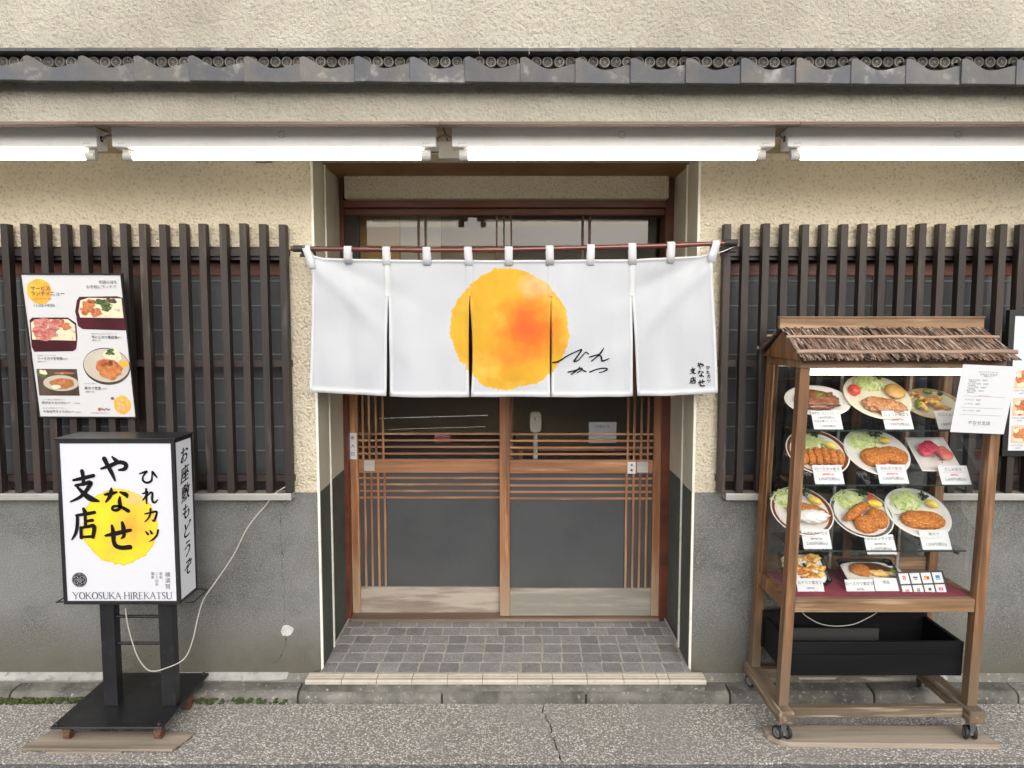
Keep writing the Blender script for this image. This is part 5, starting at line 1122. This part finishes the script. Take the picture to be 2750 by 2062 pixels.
def crumbs(root, c, rx, ry, rot, n, m, seed, h):
    rnd = random.Random(seed); mb = MB()
    for i in range(n):
        a = rnd.uniform(0, 6.28); q = rnd.random() ** .5; x, y = rx * q * math.cos(a), ry * q * math.sin(a); z = c[2] + h * math.sqrt(max(0, 1 - q ** 3)); s_ = rnd.uniform(.0010, .0024)
        X, Y = x * math.cos(rot) - y * math.sin(rot), x * math.sin(rot) + y * math.cos(rot); mb.lump((c[0] + X, c[1] + Y, z), (s_, s_ * .7, s_), .6, 3, 1, 0, i)
    o = mk('crumb_coating', mb, m, root, org=(0, 0, 0)); return o
def cutlet(root, cx, cy, rx, ry, rot=0, seed=0, h=.014, name='fried_cutlet'):
    o = lump(root, name, (cx, cy, .012), (rx, ry, h), 'fry', .10, 5, 4, seed, rot, .8)
    crumbs(root, (cx, cy, .012), rx * .96, ry * .96, rot, int(60000 * rx * ry * 1.6), 'fry', seed, h * .98); return o
def stand(root, r):
    mb = MB()
    for sx_ in (-.03, .03):
        mb.beam((sx_, -.005, -.004), (sx_, r * .9, -.004), .004, .004).beam((sx_, -.0, -.004), (sx_, -.0, .016), .004, .004).beam((sx_, r * .6, -.004), (sx_, r * .75, -.06), .004, .004)
    mb.beam((-.032, r * .4, -.006), (.032, r * .4, -.006), .004, .004)
def place(root, sx_, sy_, D, lean=38, yaw=0, cr=cd):
    for c_ in root.children:
        if c_.name.split('.')[0] not in ('plate', 'square_plate', 'bamboo_skewer'): c_.scale = (1.32, 1.32, 1.4)
    p_ = cr(sx_, sy_, D); root.location = p_; root.rotation_euler = Euler((R(lean), 0, R(yaw)), 'XYZ')
    return p_
W3 = ['china', 'china', 'china']
PD = 2.875
def dish(label): return empty('plated_dish', label, 'food dish', (0, 0, 0), None)
def astand(label, x, z, shelf, D=2.83):
    """clear acrylic easel that carries one dish on its shelf"""
    y = D - 3.1; mb = MB()
    for s_ in (-.028, .028):
        mb.beam((x + s_, y - .075, shelf + .003), (x + s_, y + .075, shelf + .003), .004, .005).beam((x + s_, y - .070, shelf + .006), (x + s_, y + .060, shelf + .006 + .095), .004, .005).beam((x + s_, y - .074, shelf + .004), (x + s_, y - .078, shelf + .026), .004, .005)
    mb.beam((x - .03, y + .03, shelf + .004), (x + .03, y + .03, shelf + .004), .004, .005)
    item('plate_stand', label, 'plate stand', mb, 'acryl')
# row 1
d = dish('white oval plate with brown glazed steak and chopped scallions, top shelf left'); plate(d, .122, W3, 1.06, .72)
lump(d, 'steak', (-.002, .0, .013), (.058, .036, .013), 'steak', .25, 4, 4, 3, -.1, .8); lump(d, 'steak_slice', (-.045, -.008, .012), (.022, .03, .012), 'steak', .3, 5, 3, 8)
mb = MB(); rnd = random.Random(2)
for i in range(16): mb.lathe([(.0012, .0), (.0022, .0), (.0022, .0025), (.0012, .0025)], 8, 0, Matrix.Translation((rnd.gauss(.008, .009), rnd.gauss(.008, .005), .026)))
mk('scallion_rings', mb, M('scallion', (.20, .42, .08), rough=.5), d, org=(0, 0, 0)); place(d, 450, 325, PD)
d = dish('cream round plate with grilled pork, tomato, cabbage and a round ginger slice, top shelf middle'); plate(d, .128, ['cream_china'] * 3)
cabbage(d, -.005, .058, .046, .030, .022, 200, 3); herb(d, .018, .073, .026, .016, 4)
lump(d, 'tomato_wedge', (-.062, .022, .016), (.016, .020, .014), 'tomato', .12, 2, 3, 2, .3); lump(d, 'round_fritter', (.060, .020, .014), (.029, .031, .010), 'pasta', .05, 2, 3, 5)
lump(d, 'grilled_pork', (.006, -.042, .012), (.060, .030, .012), 'pork', .18, 3, 4, 6, -.25, .8); place(d, 955, 290, PD)
d = dish('tan stoneware plate of simmered vegetables, top shelf right, partly behind the menu sheet'); plate(d, .108, ['cream_china', 'tan_china', 'tan_china'], 1.05, .80)
rnd = random.Random(5)
for i in range(16):
    a = rnd.uniform(0, 6.28); q = rnd.random() * .058; lump(d, 'vegetable_piece', (q * math.cos(a) * 1.2, q * math.sin(a) * .75, .014 + rnd.uniform(0, .008)), (rnd.uniform(.012, .022), rnd.uniform(.006, .010), .007), rnd.choice(['egg', 'egg', 'pasta', 'veg']), .25, 3, 2, i, a + 1)
herb(d, .03, .028, .022, .009, 9, 12); place(d, 1420, 350, PD)
# row 2
BR = ['china', 'band', 'china']
d = dish('brown rimmed plate with sliced pork cutlet, cabbage and lemon, second shelf left'); plate(d, .122, BR)
cabbage(d, -.015, .040, .048, .034, .022, 210, 5); herb(d, .0, .060, .026, .018, 6)
rnd = random.Random(8)
for i in range(6):
    x = -.056 + i * .0215; lump(d, 'cutlet_slice', (x + .006, -.024 + (.004 if i in (2, 3) else 0), .014), (.0118, .034 - .003 * abs(i - 2.4), .0135), 'fry', .10, 5, 3, i, -.05, .75)
crumbs(d, (0, -.024, .014), .066, .030, 0, 200, 'fry', 3, .013)
lump(d, 'lemon_wedge', (.046, .022, .014), (.020, .010, .010), 'lemon', .04, 2, 3, 1, -.6); place(d, 450, 758, PD)
d = dish('white round plate with two oval fillet cutlets, cabbage and lemon, second shelf middle'); plate(d, .125, W3)
cabbage(d, -.025, .040, .050, .036, .024, 210, 7); herb(d, .008, .056, .028, .020, 8); cutlet(d, -.012, -.022, .042, .032, .2, 1); cutlet(d, .042, -.018, .040, .030, -.3, 2, .017)
lump(d, 'lemon_wedge', (.036, .040, .018), (.016, .010, .010), 'lemon', .04, 2, 3, 1, -.5); place(d, 950, 757, PD)
d = dish('square white dish with red tuna and pink salmon slices, second shelf right')
mb = MB(); N = 12; vs = []
for j in range(N + 1):
    for i in range(N + 1):
        u, v = i / N * 2 - 1, j / N * 2 - 1; e_ = max(abs(u), abs(v)); z = .004 + .014 * max(0, (e_ - .6) / .4) ** 1.5; vs.append((u * .078, v * .088, z))
mb.add(vs, [(j * (N + 1) + i, j * (N + 1) + i + 1, (j + 1) * (N + 1) + i + 1, (j + 1) * (N + 1) + i) for j in range(N) for i in range(N)], 0, True); o = mk('square_plate', mb, 'china', d, org=(0, 0, 0)); o.modifiers.new('thickness', 'SOLIDIFY').thickness = .003
for i in range(3): lump(d, 'tuna_slice', (-.020 + i * .008, .012 + i * .004, .016 + i * .003), (.019, .023, .007), 'tuna', .12, 3, 3, i, .3 * i, .7)
for i in range(3): lump(d, 'salmon_slice', (.026 + i * .003, .010 - i * .012, .016 + i * .002), (.017, .012, .008), 'salmon', .1, 3, 3, i + 5, .1, .6)
mb = MB(); rnd = random.Random(3)
for i in range(26): x, y = rnd.gauss(.004, .005), rnd.uniform(-.045, .012); mb.lump((x, y, .024), (.002, .003, .002), .6, 3, 1, 0, i)
mk('shiso_sprig', mb, 'steak', d, org=(0, 0, 0)); place(d, 1427, 778, PD)
# row 3
d = dish('brown rimmed plate with cutlet under white grated radish, third shelf left'); plate(d, .122, BR)
cabbage(d, -.035, .045, .040, .034, .022, 160, 11); herb(d, .018, .055, .026, .017, 12); cutlet(d, .015, -.008, .060, .030, -.3, 4)
lump(d, 'lemon_wedge', (.048, .034, .016), (.021, .010, .012), 'lemon', .04, 2, 3, 1, -.6); lump(d, 'grated_radish', (.018, -.032, .024), (.048, .022, .015), 'radish', .25, 4, 4, 2); place(d, 445, 228, PD, cr=ce)
d = dish('dark rimmed plate with fried prawn, two cutlets and lemon, third shelf middle'); plate(d, .122, ['china', 'band_k', 'china'])
cabbage(d, -.022, .050, .044, .034, .022, 200, 13); herb(d, .020, .064, .024, .014, 14)
lump(d, 'fried_prawn', (-.018, .000, .020), (.056, .016, .014), 'fry', .15, 5, 4, 3, .62); cutlet(d, .0, -.042, .034, .030, .2, 5); cutlet(d, .038, -.022, .030, .034, -.2, 6, .018)
mb = MB()
for a in (-.5, -.15, .2, .5): mb.beam((.028, .034, .026), (.028 + .030 * math.cos(a + .7), .034 + .030 * math.sin(a + .7), .028), .005, .002)
mk('prawn_tail', mb, M('prawn_shell', (.62, .12, .06), rough=.3), d, org=(0, 0, 0)); lump(d, 'lemon_wedge', (.046, .028, .020), (.023, .013, .012), 'lemon', .03, 2, 3, 1, -.2); place(d, 915, 247, PD, cr=ce)
d = dish('plain white plate with one long skewered cutlet and cabbage, third shelf right'); plate(d, .125, W3)
cabbage(d, -.018, .042, .048, .036, .024, 210, 15); herb(d, .030, .048, .026, .015, 16); cutlet(d, .004, -.028, .062, .031, -.06, 8)
mk('bamboo_skewer', MB().tube([(-.095, -.008, .016), (-.04, -.014, .016)], .0012, 6).tube([(-.09, -.034, .016), (-.04, -.036, .016)], .0012, 6), 'bamboo', d, org=(0, 0, 0))
lump(d, 'lemon_wedge', (.052, .026, .018), (.019, .010, .011), 'lemon', .04, 2, 3, 1, -.6); place(d, 1357, 243, PD, cr=ce)
for x, sxp, zsh, nm in ((450, cd, SHZ[0], 'steak plate'), (955, cd, SHZ[0], 'grilled pork plate'), (1420, cd, SHZ[0], 'vegetable plate'), (450, cd, SHZ[1], 'sliced pork cutlet plate'), (950, cd, SHZ[1], 'fillet cutlet plate'), (1427, cd, SHZ[1], 'square fish dish'), (445, ce, SHZ[2], 'grated radish plate'), (915, ce, SHZ[2], 'fried prawn plate'), (1357, ce, SHZ[2], 'skewered cutlet plate')):
    astand('clear acrylic easel behind the %s' % nm, sxp(x, 500 if sxp is cd else 250, PD).x, 0, zsh, PD - .01)
# row 4 lacquer boxes
def lacquer(label, W_, Dp, H_, px_, py_, D, rimm, fill, lean, cr=ce, yaw=0):
    r = empty('lacquer_box', label, 'food box', (0, 0, 0)); mb = MB(); t = .004
    def ring(s_, z): return [(s_ * W_ / 2 * x, s_ * Dp / 2 * y, z) for x, y in ((-.86, -1), (.86, -1), (1, -.86), (1, .86), (.86, 1), (-.86, 1), (-1, .86), (-1, -.86))]
    rs = [ring(.86, 0), ring(1, H_), ring(.95, H_), ring(.9, H_ * .5)]; b = 0
    vs = sum(rs, []); n = 8; fs = [(i * n + k, i * n + (k + 1) % n, (i + 1) * n + (k + 1) % n, (i + 1) * n + k) for i in range(3) for k in range(n)] + [list(range(n))[::-1]]
    mb.add(vs, fs[:8], 0); mb.add(vs, fs[8:16], 1); mb.add(vs, fs[16:24], 1); mb.add(vs[:n], [list(range(n))[::-1]], 0)
    mk('box_body', mb, ['lacq', 'lacqk'], r, org=(0, 0, 0)); mk('rice_bed', MB().lump((0, 0, H_ * .62), (W_ * .46, Dp * .46, H_ * .22), .05, 5, 3, 0, 1, None, .5), 'rice', r, org=(0, 0, 0)); fill(r, H_)
    p_ = cr(px_, py_, D); r.location = p_; r.rotation_euler = (R(lean), 0, R(yaw)); return r
def egg_fill(r, H_):
    rnd = random.Random(3)
    for i in range(46): lump(r, 'egg_cutlet_piece', (rnd.uniform(-.068, .068), rnd.uniform(-.055, .055), H_ * .9), (rnd.uniform(.014, .028), rnd.uniform(.007, .012), .007), 'egg' if i % 3 else 'fry', .3, 4, 2, i, rnd.uniform(-1, 1))
    herb(r, .0, .005, H_ + .004, .008, 3, 10)
lacquer('red and black lacquer box of egg topped cutlet, bottom deck behind the left card', .182, .150, .055, 445, 715, 2.885, 0, egg_fill, 38)
def eel(r, H_):
    lump(r, 'glazed_fillet', (-.03, .0, H_ * 1.0), (.045, .035, .012), 'fry', .2, 4, 3, 2); lump(r, 'dark_glazed_slice', (.02, .006, H_ * 1.0), (.075, .028, .011), M('dark_glaze', (.06, .03, .015), (.14, .06, .02), scale=60, rough=.3), .2, 4, 3, 5, -.15); lump(r, 'fried_strip', (.03, -.018, H_), (.060, .017, .010), 'egg', .2, 4, 3, 6, -.15)
lacquer('dark red lacquer box with glazed cutlet rice, bottom deck centre', .225, .125, .048, 960, 745, 2.895, 0, eel, 26)
r = empty('pickle_dish', 'small white pickle dish right of the centre lacquer box', 'dish', (0, 0, 0)); mk('dish', MB().lathe([(.0001, .002), (.022, .002), (.034, .012), (.035, .012), (.024, 0), (.0001, 0)], 28), 'china', r, org=(0, 0, 0)); lump(r, 'pickles', (0, 0, .009), (.016, .012, .006), 'veg', .4, 4, 2, 3); herb(r, .014, .012, .012, .008, 4, 12)
p_ = ce(1165, 705, 2.865); r.location = p_; r.rotation_euler = (R(14), 0, 0)
# ------------------------------------------------------------ price cards
def card(label, cr, tl, tr, br2, bl2, D, z, lines, dz=0):
    """thin acrylic-backed card leaning back"""
    blp = cr(*bl2, D); brp = cr(*br2, D); W_ = (brp - blp).length; 
    lean = 30; Hc = .076
    r = empty('price_card', label, 'price card', (0, 0, 0), 'price cards in the display case')
    mk('card_sheet', MB().box(0, W_, 0, Hc, -.0012, 0), 'paper', r, org=(0, 0, 0)); mk('card_holder', MB().box(-.001, W_ + .001, -.001, Hc + .0005, -.0055, -.0014).box(-.001, W_ + .001, -.0045, -.0012, -.0055, .003), 'acryl', r, org=(0, 0, 0))
    mb = MB()
    for tx_, y, s_, mi in lines:
        if tx_ == '_': mb.box(W_ * .12, W_ * .88, Hc * y, Hc * y + .0007, .0004, .0006, 1); continue
        mb.text(tx_, s_ * 1.18, lambda u, v, zz, y=y: Vector((W_ / 2 + u, Hc * y + v, .0006)), mi, offset=.00012)
    mk('card_lettering', mb, ['ink_g', 'red_ink'], r, org=(0, 0, 0)); r.location = blp; r.rotation_euler = (R(90 - lean), 0, math.atan2(brp.y - blp.y, brp.x - blp.x)); return r
def std(name, sub_, price, red=True): return [(name, .78, .0118, 0)] + ([('_', .64, 0, 1)] if red else []) + [(sub_, .50, .007, 1 if red else 0), (price, .26, .0118, 0)]
card('price card in front of the steak plate', cd, 0, 0, (678, 535), (432, 545), 2.75, 0, [('国産サーロインステーキ', .86, .0080, 0), ('_', .77, 0, 1), ('2,800円(税込)', .62, .0095, 0), ('やなせ風ライスカレー', .42, .0088, 0), ('1,100円(税込)', .16, .009, 0)])
card('price card in front of the grilled pork plate', cd, 0, 0, (1280, 535), (1037, 545), 2.75, 0, std('しょうが焼定食', '(国産豚使用)', '1,950円(税込)'))
card('price card in front of the tan vegetable plate', cd, 0, 0, (1720, 535), (1490, 545), 2.75, 0, std('ミニとんかつ', '', '1,500円(税込)', False))
card('price card in front of the sliced pork cutlet', cd, 0, 0, (690, 1014), (442, 1010), 2.75, 0, std('ロースカツ定食', '(国産豚使用)', '2,050円(税込)'))
card('price card in front of the two fillet cutlets', cd, 0, 0, (1238, 1008), (990, 1006), 2.75, 0, std('ひれカツ定食', '(国産豚使用)', '2,050円(税込)'))
card('price card in front of the square fish dish', cd, 0, 0, (1768, 1018), (1518, 1014), 2.75, 0, std('さしみ定食', '(限定品)', '2,600円(税込)'))
card('price card in front of the grated radish cutlet', ce, 0, 0, (693, 514), (470, 512), 2.75, 0, std('みぞれカツ定食', '(国産豚使用)', '2,050円(税込)', False))
card('price card in front of the fried prawn plate', ce, 0, 0, (1208, 555), (972, 554), 2.75, 0, std('ミックスフライ定食', '(国産豚使用)', '2,150円(税込)', False))
card('price card in front of the skewered cutlet', ce, 0, 0, (1643, 520), (1412, 518), 2.75, 0, std('串カツ', '', '1,500円(税込)', False))
card('price card in front of the egg topped cutlet box', ce, 0, 0, (642, 898), (430, 905), 2.745, 0, std('玉子カツ重定食', '(国産豚)', '1,700円(税込)', False))
card('price card in front of the centre lacquer box', ce, 0, 0, (1045, 912), (820, 914), 2.745, 0, std('ロースカツ重定食', '(国産豚)', '1,700円(税込)', False))
card('tilted price card between the lacquer box card and the payment panel', ce, 0, 0, (1243, 880), (1050, 902), 2.75, 0, std('単品', '', '600円(税込)', False))
# payment panel: generic coloured emblems
a = ce(1245, 903, 2.745); b = ce(1625, 882, 2.745); r = empty('payment_panel', 'black panel with eight small white payment logo tiles, bottom deck right', 'panel', (0, 0, 0)); W_ = (b - a).length; H_ = .100
mk('panel_board', MB().box(0, W_, 0, H_, -.004, 0), 'sheet', r, org=(0, 0, 0), bevel=.001)
pc = [(.65, .02, .05), (.02, .03, .15), (.7, .12, .02), (.02, .2, .55), (.7, .03, .08), (.06, .08, .08), (.08, .08, .09), (.6, .02, .10)]; pmn = [M('emblem_colour', c_, rough=.5) for c_ in pc]
for k in range(8):
    i, j = k % 4, 1 - k // 4; x, y = W_ * (.05 + i * .235), H_ * (.07 + j * .46); w2, h2 = W_ * .20, H_ * .40; mb = MB().box(x, x + w2, y, y + h2, 0, .0012); cx_, cy_ = x + w2 / 2, y + h2 / 2
    zz = .0016
    f = lambda u, v, z=0: Vector((cx_ + u, cy_ + v, zz))
    if k == 0: mb.add([(cx_ - .006, cy_ - .004, zz), (cx_ + .006, cy_ - .004, zz), (cx_ + .006, cy_ + .011, zz), (cx_ - .006, cy_ + .011, zz)], [(0, 1, 2, 3)], 1); mb.text('C', .011, lambda u, v, z: Vector((cx_ + u, cy_ + .003 + v, zz + .0004)), 0, offset=.0004); mb.text('○○○', .003, lambda u, v, z: Vector((cx_ + u, cy_ - .008 + v, zz)), 1)
    elif k == 1: mb.box(cx_ - .009, cx_ + .009, cy_ + .001, cy_ + .006, .0012, zz, 1); mb.text('VISA', .0062, lambda u, v, z: Vector((cx_ + u, cy_ - .004 + v, zz)), 1, offset=.0003)
    elif k == 2: mb.box(cx_ - .010, cx_ + .010, cy_ - .006, cy_ + .007, .0012, zz, 1); mb.blob(cx_ - .004, cy_, .0045, .0045, zz + .0003, 2, 0, 0).blob(cx_ + .004, cy_, .0045, .0045, zz + .0006, 3, 0, 0)
    elif k == 3: mb.box(cx_ - .008, cx_ + .008, cy_ - .008, cy_ + .009, .0012, zz, 1); mb.text('AMEX', .0052, lambda u, v, z: Vector((cx_ + u, cy_ - .004 + v, zz + .0004)), 0, offset=.0003)
    elif k == 4: mb.text('DK', .011, f, 1, offset=.0006)
    elif k == 5:
        for q in range(6): mb.box(cx_ - .006 + (q % 2) * .0065, cx_ - .001 + (q % 2) * .0065, cy_ - .009 + (q // 2) * .006, cy_ - .0045 + (q // 2) * .006, .0012, zz, 1)
    elif k == 6: mb.blob(cx_ + .001, cy_ + .003, .006, .006, zz, 1, 0, 0); mb.text('Diners', .0045, lambda u, v, z: Vector((cx_ + u, cy_ - .007 + v, zz)), 1)
    else: mb.box(cx_ - .008, cx_ + .008, cy_ - .003, cy_ + .008, .0012, zz, 1); mb.text('JCB', .005, lambda u, v, z: Vector((cx_ + u, cy_ + .002 + v, zz + .0004)), 0, offset=.0003)
    mk('logo_tile', mb, ['paper', pmn[k], M('gold_dot', (.8, .45, .02), rough=.5), M('red_dot', (.6, .02, .02), rough=.5)], r, org=(0, 0, 0))
r.location = a; r.rotation_euler = (R(60), math.atan2(a.z - b.z, b.x - a.x) * .6, 0)
# menu sheet pinned to the case
a = cs(1664, 940, 2.64); b = cs(2062, 957, 2.64); t_ = cs(1740, 424, 2.60)
def sheet_b(mb, W, H):
    z = .0004
    def tx(s_, x, y, sz, mi=1, al='CENTER'): mb.text(s_, sz, lambda u, v, zz: Vector((x * W + u, y * H + v, z)), mi, align=al)
    tx('テイクアウトメニュー', .5, .90, .0075); tx('ひれカツやなせ', .5, .865, .009); tx('お電話ください', .5, .84, .005)
    for i, (s_, q) in enumerate((('ひれカツ弁当', 1500), ('ロースカツ弁当', 1400), ('ミックス弁当', 1600), ('串カツ弁当', 1200))): tx('%s　%d円' % (s_, q), .15, .78 - i * .052, .0068, 1, 'LEFT'); tx('(国産豚使用)', .17, .755 - i * .052, .0045, 1, 'LEFT')
    for y in (.545, .375, .27): mb.box(W * .1, W * .88, H * y, H * y + .0006, z, z + .0001, 1)
    tx('サイドメニュー', .5, .555, .006, 10)
    for i, s_ in enumerate(('カツサンド　900円', 'メンチカツ　350円')): tx(s_, .15, .49 - i * .06, .0068, 1, 'LEFT')
    tx('ポテトサラダ　300円', .15, .33, .0068, 1, 'LEFT'); tx('やなせ支店', .5, .15, .0165); tx('046-000-0000'.replace('0', '・'), .5, .11, .005)
sh_ = printed('menu_sheet', 'white paper menu sheet pinned at the upper right corner of the display case', 'paper', (b - a).length, .190 / .68 * .0 + .252, (a, b, t_), sheet_b, ['paper', 'ink_g'] + fm[2:], frame=None, th=.0012)

# ============================================================ building across the street (seen in the glass)
ob = empty('opposite_building', 'plain beige building across the street, seen only reflected in the glass', 'building', (0, -18, 0))
mk('wall', MB().box(-14, 14, -20, -18, -.02, 3.7), 'opp_wall', ob)
for i in range(-5, 6):
    for z in (1.2,): fw_ = mk('window', MB().box(i * 2.4 - .7, i * 2.4 + .7, -17.995, -17.96, z, z + 1.2), 'alum', ob); mk('pane', MB().box(i * 2.4 - .64, i * 2.4 + .64, -17.955, -17.95, z + .06, z + 1.14), 'opp_glass', fw_)
mk('roof', MB().box(-14.2, 14.2, -20.1, -17.7, 3.705, 3.9), 'tile', ob)
